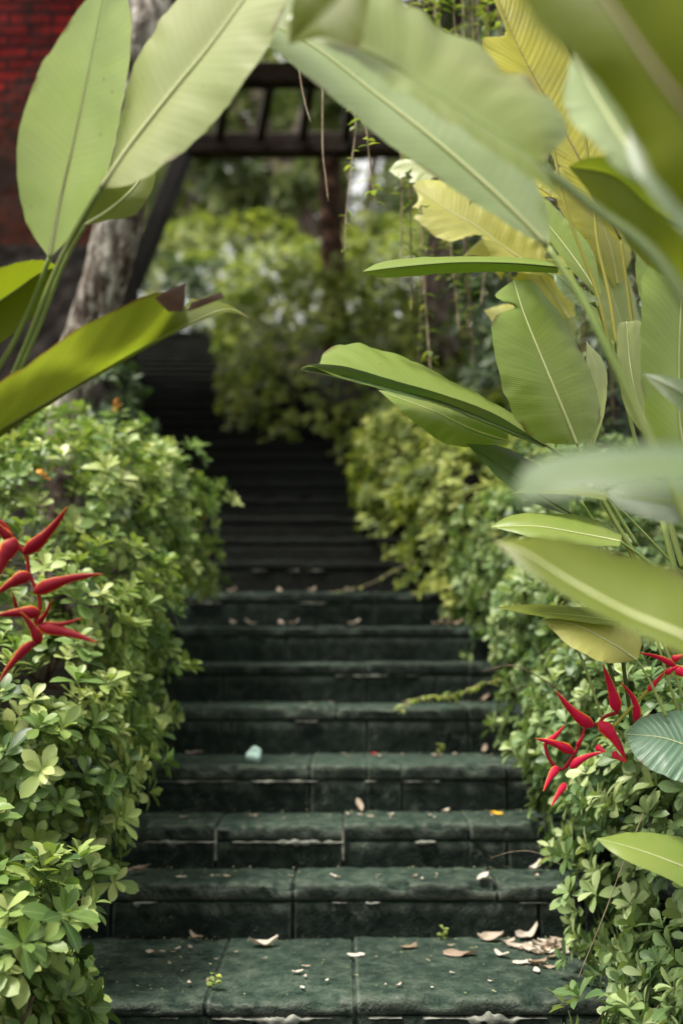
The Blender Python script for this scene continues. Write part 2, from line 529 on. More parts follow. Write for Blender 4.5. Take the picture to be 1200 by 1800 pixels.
M['b_green'] = blade_mat("fresh_green_blade", (0.20, 0.285, 0.055), (0.255, 0.335, 0.085), 0.46, 0.34, bump_s=0.16, mottled=(0.25, 0.30, 0.07))
M['b_olive'] = blade_mat("olive_green_blade", (0.125, 0.165, 0.016), (0.155, 0.195, 0.026), 0.42, 0.42, mottled=(0.17, 0.19, 0.03), bump_s=0.2)
M['b_sage'] = blade_mat("sage_green_blade", (0.21, 0.265, 0.07), (0.26, 0.315, 0.11), 0.44, 0.28, bump_s=0.1)
M['b_moss'] = blade_mat("deep_moss_green_blade", (0.125, 0.155, 0.011), (0.145, 0.175, 0.018), 0.5, 0.55, bump_s=0.1, mottled=(0.08, 0.1, 0.012), spec=0.25)
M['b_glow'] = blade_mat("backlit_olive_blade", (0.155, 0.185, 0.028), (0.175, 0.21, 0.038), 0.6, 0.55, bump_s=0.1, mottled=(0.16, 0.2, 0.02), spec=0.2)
M['b_dark'] = blade_mat("dark_green_blade", (0.045, 0.09, 0.022), (0.07, 0.12, 0.03), 0.25, 0.4, mottled=(0.08, 0.1, 0.03))
M['b_yellow'] = blade_mat("yellowing_blade", (0.44, 0.41, 0.035), (0.56, 0.53, 0.09), 0.5, 0.45, freq=60, bump_s=0.8)
M['b_butter'] = blade_mat("butter_yellow_blade", (0.50, 0.49, 0.12), (0.58, 0.57, 0.18), 0.5, 0.45, (1.1, 1.1, 0.6))
M['b_blue'] = blade_mat("blue_green_blade", (0.085, 0.125, 0.062), (0.11, 0.155, 0.08), 0.25, 0.45, mottled=(0.15, 0.2, 0.12), bump_s=0.1)
M['b_veined'] = blade_mat("veined_broad_leaf", (0.055, 0.13, 0.07), (0.13, 0.22, 0.13), 0.2, 0.4, freq=26, bump_s=1.0, mottled=(0.09, 0.16, 0.1))

# ------------------------------------------------------------------ stairs
STEP_H = 0.16
fronts = [1.84, 2.32] + [2.8 * k for k in (1, 1.07, 1.155, 1.29, 1.41, 1.53, 1.65, 1.78)]
pys = [None, 1757, 1553, 1449, 1345, 1243, 1165, 1100, 1041, 985]
tops = []
for y, py in zip(fronts, pys):
    tops.append(0.04 if py is None else float(W(600, py, y)[2]))
z_last, y_last = tops[-1], fronts[-1]
for k in range(1, 26):
    fronts.append(y_last + 0.336 * k)
    tops.append(z_last + STEP_H * k)


def stair_x(y):
    return -0.27 * max(0.0, y - 4.9)


def stair_z(y):
    if y < fronts[0]: return 0.0
    return float(np.interp(y, [f + 0.12 for f in fronts], tops))


def step_joint_xs(k):
    table = {1: [-0.30, 0.03, 0.62], 2: [-0.62, -0.13, 0.42, 0.78], 3: [-0.365, 0.005, 0.37, 0.8], 4: [-0.66, -0.1, 0.08, 0.52], 5: [-0.5, -0.02, 0.45]}
    if k in table: return table[k]
    r = random.Random(k)
    return [-0.55 + r.uniform(-.15, .15), 0.0 + r.uniform(-.15, .15), 0.5 + r.uniform(-.15, .15)]


SLAB = 0.046
stairs = empty("stone_staircase", (0, fronts[0], 0))
tag(stairs, "dark mossy stone staircase climbing between two clipped hedges and bending left at the top", "staircase")
for k, (yf, zt) in enumerate(zip(fronts, tops)):
    yb = (fronts[k + 1] if k + 1 < len(fronts) else yf + 0.9) + 0.045
    h = zt - (tops[k - 1] if k else -0.12) + 0.02
    xc = stair_x(yf)
    SLAB = 0.035 if k == 1 else 0.046
    near = k <= 8
    dx = 0.011 if near else 0.05
    js = step_joint_xs(k)
    jr = [j + random.Random(k * 7 + i).choice([0, 0, 0.11, -0.13]) for i, j in enumerate(js)]
    xs = list(np.arange(-0.98, 0.981, dx))
    if near:
        for j in js + jr:
            xs += [j - .012, j - .006, j - .002, j, j + .002, j + .006, j + .012]
    xs = np.array(sorted(set(np.round(xs, 4))))
    depth = yb - yf
    prof = [(yb - yf, 0, 't')]
    nt_ = max(3, int(depth / 0.02)) if near else 3
    for i in range(1, nt_):
        prof.append(((yb - yf) * (1 - i / nt_) + 0.02 * i / nt_, 0, 't'))
    prof += [(0.009, -0.001, 'n'), (0.004, -0.003, 'n'), (0.0005, -0.008, 'n'), (0.0, -0.02, 's'), (0.0, -SLAB * 0.75, 's'), (0.002, -SLAB + 0.003, 's'),
             (0.010, -SLAB - 0.001, 'g'), (0.013, -SLAB - 0.004, 'g'), (0.005, -SLAB - 0.008, 'r')]
    for i in range(1, 7):
        prof.append((0.004, -SLAB - 0.010 - (h - SLAB - 0.010) * i / 6, 'r'))
    V, uv = [], []
    for x in xs:
        blk = sum(1 for j in js if x > j)
        bo = random.Random(k * 31 + blk)
        ox, oz = bo.uniform(-.006, .006), bo.uniform(-.005, .004)
        for (dy, dz, c) in prof:
            Y, Z = yf + dy, zt + dz
            X = x + xc
            n1 = nz(X, Y, Z, 7.0); n2 = nz(X + 5, Y, Z, 28.0); n3 = nz(X, Y + 9, Z, 70.0)
            amp = {'t': .004, 'n': .007, 's': .004, 'g': .003, 'r': .004}[c]
            d = amp * (n1 * .8 + n2 * .7 + n3 * .4)
            if c in 'tn': Z += d + (oz if c == 't' else oz)
            if c in 'nsgr': Y += d + (ox if c in 'ns' else ox * .5)
            if c == 'n':
                ch = max(0, nz(X, k * 3.1, 0, 13.0) - .18) + .5 * max(0, nz(X, k * 1.7, 4, 34.0) - .25)
                Y += ch * .045
                Z -= ch * .035
            if near:
                jl = js if c in 'tns' else jr
                dj = min(abs(x - j) for j in jl)
                if dj < 0.0035:
                    if c in 'tn': Z -= .006
                    if c in 'nsr': Y += .008
            V.append((X, Y, Z)); uv.append((X, dy - dz))
    np_ = len(prof)
    F = [(i * np_ + j, i * np_ + j + 1, (i + 1) * np_ + j + 1, (i + 1) * np_ + j) for i in range(len(xs) - 1) for j in range(np_ - 1)]
    st = MB().add(V, F, uv).build("step", M['stone'] if k <= 5 else (M['stone_half_shaded'] if k <= 8 else M['stone_shaded']), stairs)  # higher steps take darker stone copies with the shade in their colour
    # mortar left in the joint under the slab
    segs = {1: [(385, 585, 1.0), (645, 700, .45), (735, 940, 1.0), (300, 330, .5)], 2: [(640, 665, .5), (900, 945, .6), (585, 610, .5), (250, 290, .6)],
            3: [(265, 388, .9), (415, 605, .9), (725, 760, .6)],
            4: [(270, 420, .45), (445, 560, .8), (640, 770, .9), (850, 880, .4)], 5: [(520, 560, .3)], 6: [(590, 735, .4)], 7: [(310, 395, .35), (420, 465, .4)], 8: [(330, 390, .3), (520, 620, .35)],
            9: [(440, 530, .35), (535, 600, .35)]}.get(k)
    if segs:
        for si, (p0, p1, th) in enumerate(segs):
            mo = MB()
            x0, x1 = (p0 - 600) / FPX * yf, (p1 - 600) / FPX * yf
            n = max(10, int((x1 - x0) / 0.006))
            vv, ff = [], []
            for i in range(n + 1):
                t = i / n
                x = x0 + (x1 - x0) * t
                env = math.sin(math.pi * t) ** .35 * th * max(.02, min(1.3, .45 + 2.2 * nz(x, k * 2.3, si + 7, 11)))
                up = (.003 + .013 * max(0, nz(x, k, si, 17) + .1) + .011 * nz(x, k, si, 42) + .005 * nz(x, k, si, 110)) * env * 1.1
                dn = (.005 + .014 * max(0, nz(x, k + 3, si, 24) + .1) + .009 * nz(x, k + 5, si, 50)) * env * 1.5
                zc = zt - SLAB - .004
                yy = yf - .012 * env + .003 * nz(x, k, 8, 60)
                vv += [(x, yf + .022, zc + up), (x, yy, zc + up * .7), (x, yy - .002, zc), (x, yy + .002, zc - dn), (x, yf + .022, zc - dn - .002)]
                if i < n:
                    ff += [(i * 5 + j, i * 5 + j + 1, i * 5 + j + 6, i * 5 + j + 5) for j in range(4)]
            mo.add(vv, ff).build("mortar", M['mortar'], st)
        if k == 3:   # mortar also fills the upright joints of this step
            for jx in (-0.365, 0.005):
                vv, ff = [], []
                for i in range(13):
                    z = zt - .01 - i * .0075
                    w = .004 + .0035 * nz(jx, z, 4, 60)
                    vv += [(jx - w, yf + .016, z), (jx - w * .6, yf - .003, z), (jx + w * .6, yf - .003, z), (jx + w, yf + .016, z)]
                    if i < 12:
                        ff += [(i * 4 + j, i * 4 + j + 4, i * 4 + j + 5, i * 4 + j + 1) for j in range(3)]
                MB().add(vv, ff).build("mortar", M['mortar'], st)

# ------------------------------------------------------------------ ground
def ground_z(x, y):
    s = stair_z(min(y, 14.2))
    if y > 14.2: s += (y - 14.2) * 0.03
    d = abs(x - stair_x(min(y, 13.8)))
    side = max(0.0, min(1.0, (d - 0.85) / 0.15))
    und = 1 - side
    if y > 14.0: und = 0
    return s - 0.32 * und + side * (0.04 + 0.03 * min(d, 6)) + 0.02 * nz(x, y, 0, 1.5)


gx = np.concatenate([[-300, -120, -50, -25, -14, -9], np.arange(-6, 4.01, 0.125), [5, 7, 10, 14, 25, 50, 120, 300]])
gy = np.concatenate([[-200, -60, -20, -8, -3], np.arange(-1, 15.01, 0.16), [16, 18, 21, 25, 32, 45, 80, 160, 400]])
gv = [(x, y, ground_z(x, y)) for y in gy for x in gx]
nx_ = len(gx)
gf = [(j * nx_ + i, j * nx_ + i + 1, (j + 1) * nx_ + i + 1, (j + 1) * nx_ + i) for j in range(len(gy) - 1) for i in range(nx_ - 1)]
gr = MB().add(gv, gf).build("ground", M['soil'])
tag(gr, kind="structure")

# ------------------------------------------------------------------ brick wall on the left
wr = float(W(224, 300, 5.6)[0])
wall = empty("brick_wall", (wr - 1.4, 5.6, 2.2))
tag(wall, "old red brick wall with worn blackened courses behind the leaning trunk", "wall")
def rough_panel(lo, hi, name, mat, n=(150, 100), amp=0.012, course=0.0):
    """a thick block whose front and side are slightly uneven"""
    mb = MB()
    nx, nzv = n
    x0, y0, z0 = lo; x1, y1, z1 = hi
    V, F = [], []
    for j in range(nzv + 1):
        for i in range(nx + 1):
            x = x0 + (x1 - x0) * i / nx; z = z0 + (z1 - z0) * j / nzv
            d = amp * (nz(x, 1, z, 3.0) + .5 * nz(x, 4, z, 12))
            V.append((x, y0 + d, z))
    F = [(j * (nx + 1) + i, j * (nx + 1) + i + 1, (j + 1) * (nx + 1) + i + 1, (j + 1) * (nx + 1) + i) for j in range(nzv) for i in range(nx)]
    mb.add(V, F)
    mb.box((x0, y0 + amp * 2.2, z0), (x1, y1, z1))
    # side return
    V, F = [], []
    for j in range(nzv + 1):
        z = z0 + (z1 - z0) * j / nzv
        V += [(x1, y0 + amp * (nz(x1, 1, z, 3.0) + .5 * nz(x1, 4, z, 12)), z), (x1, y0 + amp * 2.4, z)]
    F = [(j * 2, j * 2 + 1, j * 2 + 3, j * 2 + 2) for j in range(nzv)]
    mb.add(V, F)
    return mb.build(name, mat, wall, smooth=False)
zb = float(W(60, 440, 5.6)[2])
rough_panel((wr - 8.2, 5.6, zb + 0.004), (wr, 5.88, 8.2), "brickwork", M['brick'])
rough_panel((wr - 8.3, 5.52, 1.2), (wr + 0.02, 5.93, zb), "stone_plinth", M['dark_stone'], amp=0.02)

# ------------------------------------------------------------------ pergola over the upper flight
perg = empty("wooden_pergola", tuple(W(520, 480, 9.0)))
tag(perg, "dark timber pergola with two cross beams and slanting rafters above the upper stairs", "pergola")
def beam(a, b, w, h, name, mat, lump=0.006):
    a, b = np.array(a), np.array(b)
    d = (b - a) / np.linalg.norm(b - a)
    up = np.array([0, 0, 1.0]) if abs(d[2]) < .9 else np.array([0, 1.0, 0])
    s = np.cross(d, up); s /= np.linalg.norm(s); u = np.cross(s, d)
    n = 30
    sec = [(-1, -.8), (-.85, -1), (.85, -1), (1, -.8), (1, .8), (.85, 1), (-.85, 1), (-1, .8)]
    V, F = [], []
    for i in range(n + 1):
        p = a + (b - a) * i / n
        for j, (q, r) in enumerate(sec):
            l = lump * nz(i * .35, j * 1.7, a[0], 1.0)
            V.append(p + s * (q * w / 2 + l) + u * (r * h / 2 + l))
    F = [(i * 8 + j, i * 8 + (j + 1) % 8, (i + 1) * 8 + (j + 1) % 8, (i + 1) * 8 + j) for i in range(n) for j in range(8)]
    F += [tuple(range(7, -1, -1)), tuple(n * 8 + j for j in range(8))]
    return MB().add(V, F).build(name, mat, perg, smooth=False)
Yb1, Yb2 = 8.2, 9.4
beam(W(330, 133, Yb1), W(900, 133, Yb1), 0.15, 0.19, "beam", M['timber'])
beam(W(318, 256, Yb2), W(900, 256, Yb2), 0.16, 0.22, "beam", M['timber'])
for xt, xb in ((405, 383), (478, 455), (548, 530), (622, 606), (700, 688), (780, 772)):
    a, b = W(xt, 133, Yb1), W(xb, 248, Yb2)
    dirv = (b - a)
    beam(a + dirv * 0.07, b - dirv * 0.08, 0.088, 0.115, "rafter", M['timber'])
beam(W(322, 275, 9.4), W(232, 500, 8.9), 0.17, 0.17, "post", M['timber_post'])
pp = [W(578, 279, 9.45), W(581, 380, 9.45), W(586, 470, 9.5), W(590, 620, 9.5)]
pts = spline(pp, 40)
mb = MB()
mb.tube(pts, [0.118 + 0.012 * math.sin(i * 1.1) + .006 * random.uniform(-1, 1) for i in range(40)], 12)
mb.build("post", M['post_brown'], perg)

# ------------------------------------------------------------------ foliage tools
TEMPLATES = {}
def leaf_template(kind):
    if kind == 'obovate':
        rows = [(0.0, 0.0), (0.2, 0.2), (0.45, 0.4), (0.68, 0.5), (0.87, 0.36), (1.0, 0.0)]
    elif kind == 'lance':
        rows = [(0.0, 0.0), (0.3, 0.42), (0.6, 0.45), (1.0, 0.0)]
    else:
        rows = [(0.0, 0.0), (0.5, 0.5), (1.0, 0.0)]
    V, UV, F = [(0, 0, 0)], [(0, 0)], []
    prev = None
    for (t, w) in rows[1:-1]:
        i = len(V)
        V += [(-w, t, abs(w) * .28), (0, t, 0), (w, t, abs(w) * .28)]
        UV += [(-w * 2, t), (0, t), (w * 2, t)]
        if prev is None:
            F += [(0, i + 1, i), (0, i + 2, i + 1)]
        else:
            F += [(prev, prev + 1, i + 1, i), (prev + 1, prev + 2, i + 2, i + 1)]
        prev = i
    i = len(V)
    V.append((0, 1, 0)); UV.append((0, 1))
    F += [(prev, prev + 1, i), (prev + 1, prev + 2, i)]
    return np.array(V, float), np.array(UV, float), F


def unit(a):
    return a / (np.linalg.norm(a, axis=-1, keepdims=True) + 1e-9)


def place_leaves(mb, pos, axis, up, length, width, rnd, kind='obovate', droop=0.25):
    """one small leaf at every position: axis = its length direction, up = its upper side"""
    if kind not in TEMPLATES: TEMPLATES[kind] = leaf_template(kind)
    T, UV, F = TEMPLATES[kind]
    n, m = len(pos), len(T)
    axis = unit(axis)
    side = unit(np.cross(axis, up))
    upv = np.cross(side, axis)
    dr = droop * (0.5 + rng.random(n))
    X = T[None, :, 0] * width[:, None]
    Yv = T[None, :, 1] * length[:, None]
    Zv = T[None, :, 2] * width[:, None] * (0.4 + 1.2 * rng.random(n))[:, None] - dr[:, None] * length[:, None] * (T[None, :, 1] ** 2)
    V = pos[:, None, :] + X[..., None] * side[:, None, :] + Yv[..., None] * axis[:, None, :] + Zv[..., None] * upv[:, None, :]
    base = (np.arange(n) * m)[:, None]
    mb.v.append(V.reshape(-1, 3))
    for f in F:
        mb.f.extend(map(tuple, (base + np.array(f)[None, :] + mb.n).tolist()))
    mb.n += n * m
    mb.uv.append(np.tile(UV, (n, 1)))
    mb.rnd.append(np.repeat(rnd, m))
    mb.dry.append(np.zeros(n * m))


def rosettes(mb, pos, nrm, size, per=8, kind='obovate', shade=(0.45, 0.25), spread=(35, 85), aspect=(0.38, 0.5)):
    """leaf whorls at twig tips"""
    n = len(pos)
    ref = unit(rng.normal(size=(n, 3)))
    a = unit(np.cross(nrm, ref)); b = np.cross(nrm, a)
    base_r = np.clip(rng.normal(shade[0], shade[1], n), 0, 1)
    for k in range(per):
        th = 2 * math.pi * (k * 0.382) + rng.normal(0, .25, n)
        inner = k / per
        el = np.radians(spread[1] - (spread[1] - spread[0]) * inner + rng.normal(0, 9, n))
        rad = np.cos(th)[:, None] * a + np.sin(th)[:, None] * b
        ax = rad * np.sin(el)[:, None] + nrm * np.cos(el)[:, None]
        up = nrm * np.sin(el)[:, None] - rad * np.cos(el)[:, None]
        L = size * (1.05 - .45 * inner) * (0.75 + .5 * rng.random(n))
        Wd = L * (aspect[0] + (aspect[1] - aspect[0]) * rng.random(n))
        p = pos - nrm * (size * .35 * (1 - inner))[:, None] if not np.isscalar(size) else pos - nrm * size * .35 * (1 - inner)
        r = np.clip(base_r + .25 * inner - .08 + rng.normal(0, .1, n), 0, 1)
        place_leaves(mb, p, ax, up, L, Wd, r, kind)


def blob_points(blobs, n, power=2.6, jit=0.0, rough=0.12, rscale=3.0, keep_back=False, minz=-0.75):
    """points and outward normals on the outside of a union of rounded blobs (cx,cy,cz,rx,ry,rz)"""
    B = np.array(blobs, float)
    area = (B[:, 3] * B[:, 4] + B[:, 4] * B[:, 5] + B[:, 3] * B[:, 5])
    pick = rng.choice(len(B), n, p=area / area.sum())
    d = unit(rng.normal(size=(n, 3)))
    s = (np.abs(d) ** power).sum(1) ** (-1 / power)
    c, r = B[pick, :3], B[pick, 3:]
    q = d * s[:, None]
    nr = unit(np.sign(q) * np.abs(q) ** (power - 1) / r)
    p = c + q * r
    off = np.array([nz(*x, rscale) for x in p]) * rough
    inn = jit * rng.random(n) ** 1.4
    p = p + nr * (off - inn)[:, None]
    ok = nr[:, 2] > minz
    for i in range(len(B)):
        u = np.abs((p - B[i, :3]) / (B[i, 3:] * 0.88))
        ins = (u ** power).sum(1) < 1
        ok &= ~(ins & (pick != i))
    if not keep_back:
        tocam = unit(EYE - p)
        ok &= (nr * tocam).sum(1) > -0.45
    return p[ok], nr[ok]


def bush(name, label, blobs, n, size, mat, per=8, group=None, kind='obovate', jit=0.2, rough=0.12, rscale=3.0, shade=(0.45, 0.25), up=0.5, flowers=0, stems=10, power=2.6, cat="hedge", keep_back=False, spread=(35, 85), aspect=(0.38, 0.5)):
    B = np.array(blobs, float)
    base = (B[:, 0].mean(), B[:, 1].mean(), float((B[:, 2] - B[:, 5]).min()))
    root = empty(name, base)
    tag(root, label, cat, group)
    p, nr = blob_points(blobs, n, power, jit, rough, rscale, keep_back)
    ax = unit(nr + np.array([0, 0, up]) + rng.normal(0, .28, p.shape))
    mb = MB()
    rosettes(mb, p, ax, size * (0.8 + .4 * rng.random(len(p))), per, kind, shade, spread, aspect)
    mb.build("foliage", mat, root)
    sm = MB()
    for i in range(stems):
        b = B[i % len(B)]
        foot = np.array([b[0] + rng.uniform(-.4, .4) * b[3], b[1] + rng.uniform(-.4, .4) * b[4], b[2] - b[5] * 1.0])
        for q in range(4):
            tip = b[:3] + unit(rng.normal(size=3)) * b[3:] * .85
            midp = (foot + tip) / 2 + rng.normal(0, .05, 3)
            sm.tube(spline([foot, midp, tip], 8), np.linspace(.008, .003, 8) * (size / .065) ** .5, 5)
    if stems: sm.build("stem", M['twig'], root)
    if flowers:
        top_half = np.argsort(-p[:, 2] + rng.normal(0, .15, len(p)))[:len(p) // 3]
        idx = rng.choice(top_half, flowers, replace=False)
        for i in idx:
            fm = MB()
            for q in range(7):
                c = p[i] + ax[i] * size * .5 + rng.normal(0, size * .2, 3)
                place_leaves(fm, np.repeat(c[None], 4, 0), unit(np.array([[1, 0, .2], [-1, 0, .2], [0, 1, .2], [0, -1, .2]]) + rng.normal(0, .3, (4, 3))), np.repeat(ax[i][None], 4, 0), np.full(4, size * .22), np.full(4, size * .16), np.full(4, .5), 'lance')
            fm.build("flower", M['orange'], root)
    return root

# ------------------------------------------------------------------ hedges and shrubs
bush("clipped_hedge", "bright green clipped hedge with small orange flowers beside the lower stairs under the leaning trunk",
     [(-.93, 2.64, .70, .45, .42, .38), (-.96, 3.0, .92, .46, .5, .46), (-1.04, 3.45, 1.34, .48, .5, .44), (-1.12, 3.45, .95, .44, .5, .4), (-.98, 3.95, 1.52, .51, .5, .40), (-1.18, 3.9, 1.1, .42, .5, .4),
      (-1.5, 3.1, .95, .4, .5, .55), (-1.55, 3.7, 1.3, .45, .5, .58)],
     7800, .054, M['hedge'], per=8, jit=.22, rough=.16, rscale=4.5, flowers=6, shade=(.5, .27), spread=(22, 75), aspect=(.44, .56))
bush("low_shrub", "low leafy green shrub at the left end of the bottom step",
     [(-.68, 2.0, .34, .22, .22, .27), (-.88, 2.06, .34, .22, .24, .32), (-.7, 2.2, .15, .2, .2, .25)], 950, .06, M['hedge'], per=8, jit=.14, rough=.14, rscale=6, shade=(.45, .25), spread=(22, 75), aspect=(.44, .56), stems=5, cat="shrub")
bush("clipped_hedge", "pale green hedge on the side of the red flowers edging the lower steps",
     [(1.0, 2.05, .36, .42, .4, .46), (1.0, 2.5, .55, .44, .45, .5), (1.0, 3.0, .75, .44, .45, .52), (1.03, 3.6, 1.0, .45, .5, .56), (1.0, 4.25, 1.3, .46, .5, .58), (.56, 1.98, .27, .13, .12, .1)],
     7200, .051, M['hedge_grey'], per=8, jit=.22, rough=.15, rscale=4.5, shade=(.5, .27), spread=(22, 78), aspect=(.44, .56))
bush("clipped_hedge", "rounded light green hedge where the staircase starts to bend",
     [(.80, 5.0, 1.5, .56, .5, .68), (.66, 5.7, 1.8, .62, .55, .72), (.86, 6.35, 2.05, .72, .55, .7)], 4000, .056, M['hedge_far'], per=8, jit=.2, shade=(.6, .25), flowers=4)
bush("clipped_hedge", "tall dark sided hedge along the bend of the upper stairs below the brown post",
     [(.44, 7.05, 2.2, .58, .4, .78), (.18, 7.65, 2.75, .85, .5, 1.05), (-.06, 8.5, 3.1, 1.08, .8, 1.25), (-.15, 9.8, 3.85, 1.0, .9, 1.2), (-.42, 11.3, 4.5, 1.05, .95, 1.25), (-.62, 12.9, 5.2, 1.1, 1.0, 1.25), (1.5, 9.2, 3.8, 1.0, 1.0, 1.2), (1.2, 11.5, 4.8, 1.2, 1.2, 1.2)],
     15000, .07, M['hedge_far'], per=7, kind='lance', jit=.25, rough=.22, rscale=1.6, shade=(.5, .3), flowers=16, stems=14)
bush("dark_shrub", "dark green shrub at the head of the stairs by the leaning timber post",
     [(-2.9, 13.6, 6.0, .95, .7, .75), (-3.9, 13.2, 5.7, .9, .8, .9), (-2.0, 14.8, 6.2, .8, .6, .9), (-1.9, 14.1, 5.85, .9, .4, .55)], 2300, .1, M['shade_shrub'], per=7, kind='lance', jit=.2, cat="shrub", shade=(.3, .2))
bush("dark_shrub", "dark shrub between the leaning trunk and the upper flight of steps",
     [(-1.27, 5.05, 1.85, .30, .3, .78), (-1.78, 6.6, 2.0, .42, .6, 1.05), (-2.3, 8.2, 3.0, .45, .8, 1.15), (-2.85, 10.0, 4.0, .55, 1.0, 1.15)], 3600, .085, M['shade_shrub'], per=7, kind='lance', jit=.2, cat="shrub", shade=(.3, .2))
for lab, bl, n in (("yellow green shrub behind the top of the stairs", [(-2.6, 16.2, 6.6, 1.3, .9, 1.1), (-1.2, 16.6, 6.8, 1.3, .9, 1.2), (-2.0, 17.2, 7.9, 1.6, .9, .9)], 2600),
                   ("yellow green shrub behind the brown post", [(.4, 16.4, 6.9, 1.3, 1.0, 1.3), (1.7, 15.6, 6.9, 1.3, 1.0, 1.4), (1.0, 17.0, 8.0, 1.3, .9, .8)], 2400),
                   ("yellow green shrub beyond the leaning timber post", [(-4.4, 17.0, 6.8, 1.4, .9, 1.6), (-3.2, 17.6, 7.6, 1.2, .9, 1.2)], 1800)):
    bush("far_shrub", lab, bl, int(n * 1.9), .09, M['hedge_far'], per=7, kind='lance', jit=.3, rough=.35, rscale=1.2, shade=(.62, .28), flowers=4, cat="shrub", stems=6)
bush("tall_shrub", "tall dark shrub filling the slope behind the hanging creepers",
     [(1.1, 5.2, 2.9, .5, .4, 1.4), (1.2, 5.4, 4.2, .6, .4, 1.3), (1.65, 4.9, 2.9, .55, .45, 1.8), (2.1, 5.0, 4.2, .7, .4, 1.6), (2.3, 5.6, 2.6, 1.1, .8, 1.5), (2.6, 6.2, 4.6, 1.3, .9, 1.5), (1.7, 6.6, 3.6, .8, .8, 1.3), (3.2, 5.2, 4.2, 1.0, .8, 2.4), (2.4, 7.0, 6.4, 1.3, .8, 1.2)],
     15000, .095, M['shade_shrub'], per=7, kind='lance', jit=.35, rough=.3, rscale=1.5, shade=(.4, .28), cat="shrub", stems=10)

# ------------------------------------------------------------------ trees
def trunk_mesh(pts, radii, n=20, seg=90, bumpiness=0.12):
    P = spline(pts, seg)
    R = np.interp(np.linspace(0, 1, seg), np.linspace(0, 1, len(radii)), radii)
    mb = MB(); mb.tube(P, R, n)
    V = mb.v[0]
    C = np.repeat(P, n, 0); Rr = np.repeat(R, n)
    for i in range(len(V)):
        x = V[i]
        k = bumpiness * (nz(x[0], x[1], x[2] * .5, 14) * .6 + nz(x[0], x[1], x[2] * .6, 40) * .4)
        V[i] = x + (x - C[i]) / Rr[i] * Rr[i] * k
    return mb


def tree(name, label, trunk, branches, blobs, n, size, bark, leafmat, group=None, kind='lance', shade=(.45, .28), jit=.8, rough=.6):
    root = empty(name, tuple(trunk[0][0]))
    tag(root, label, "tree", group)
    tm = trunk_mesh(*trunk)
    for b in branches:
        tm.tube(spline(b[0], 24), np.linspace(b[1], b[2], 24), 8)
    tm.build("trunk", bark, root)
    p, nr = blob_points(blobs, n, 2.0, jit, rough, .8, keep_back=True, minz=-1.1)
    ax = unit(nr * .6 + np.array([0, 0, .1]) + rng.normal(0, .55, p.shape))
    mb = MB()
    rosettes(mb, p, ax, size * (0.7 + .6 * rng.random(len(p))), 6, kind, shade, (40, 95), (.36, .5))
    mb.build("crown", leafmat, root)
    return root


lt = [W(95, 800, 4.3), W(118, 740, 4.3), W(148, 600, 4.25), W(190, 470, 4.2), W(218, 330, 4.15), W(246, 150, 4.1), W(268, 0, 4.05), W(330, -420, 4.6), W(330, -800, 5.6)]
lt[0][2] = 1.0
tree("leaning_tree", "leaning tree with pale flaking bark rising out of the hedge before the red wall",
     (lt, [.075, .08, .10, .115, .11, .095, .08, .08, .06], 36, 260, .2),
     [([lt[7], np.array([-1.9, 5.6, 6.4]), np.array([-2.6, 7.6, 8.6])], .06, .02), ([lt[8], np.array([-.9, 7.4, 8.4]), np.array([.6, 9.3, 9.6])], .05, .02), ([lt[8], np.array([-2.4, 6.2, 8.2]), np.array([-4.0, 7.5, 9.0])], .05, .02)],
     [(-2.3, 7.6, 9.2, 2.2, 1.2, .8), (.4, 7.8, 9.2, 2.2, 1.0, .8), (-4.4, 7.6, 9.2, 1.8, 1.2, .8), (-1.0, 6.8, 8.2, 1.6, .9, .6), (.6, 7.2, 8.3, 1.6, .9, .6), (-3.4, 6.2, 8.6, 1.6, 1.0, .7), (-2.0, 5.6, 7.3, 1.4, .9, .5), (-.2, 5.6, 7.2, 1.5, .9, .5), (1.6, 6.4, 8.0, 1.4, 1.0, .6)],  # unseen crown above the frame, spread to shade the upper stairs
     12000, .16, M['bark'], M['crown'])
far_trees = [
    ("grey branched tree beyond the pergola, its forked trunk above the far shrubs", W(505, 430, 19), W(470, 290, 19), 24),
    ("slender tree behind the brown post, leaning away to the right", W(640, 420, 21), W(655, 200, 21), 20),
    ("tree with a thin dark trunk standing beyond the leaning timber post", W(330, 430, 22), W(345, 200, 22), 20),
]
tree("broad_tree", far_trees[0][0],
     ([W(545, 470, 19), W(538, 400, 19), W(515, 340, 19), W(478, 285, 19), W(455, 180, 19.2), W(450, 60, 19.5)], [.22, .2, .17, .17, .12, .06], 12, 40, .1),
     [([W(500, 310, 19), W(520, 230, 19.4), W(560, 120, 19.8)], .11, .04), ([W(470, 260, 19), W(420, 200, 18.7), W(380, 120, 18.5)], .09, .03)],
     [(*W(440, 150, 19), 1.7, 1.2, 1.2), (*W(380, 280, 18.6), 1.0, .8, .6), (*W(560, 190, 19.5), 1.3, 1, 1.0), (*W(520, 330, 18.5), .7, .6, .45), (*W(430, 340, 20), 1.0, .7, .5)],
     1300, .2, M['bark_far'], M['crown'], jit=.9, rough=.7)
tree("slender_tree", far_trees[1][0],
     ([W(640, 430, 22), W(650, 330, 22), W(672, 200, 22), W(690, 60, 22)], [.13, .12, .1, .06], 10, 30, .1),
     [([W(660, 270, 22), W(720, 200, 22), W(770, 150, 22)], .06, .02)],
     [(*W(650, 110, 22), 2.0, 1.2, 1.1), (*W(775, 235, 21.5), 1.0, .9, .9), (*W(760, 360, 21), 1.2, .8, .8), (*W(820, 200, 22), 1.6, 1, 1.6)],
     1100, .2, M['bark_far'], M['crown'], jit=.9, rough=.7)
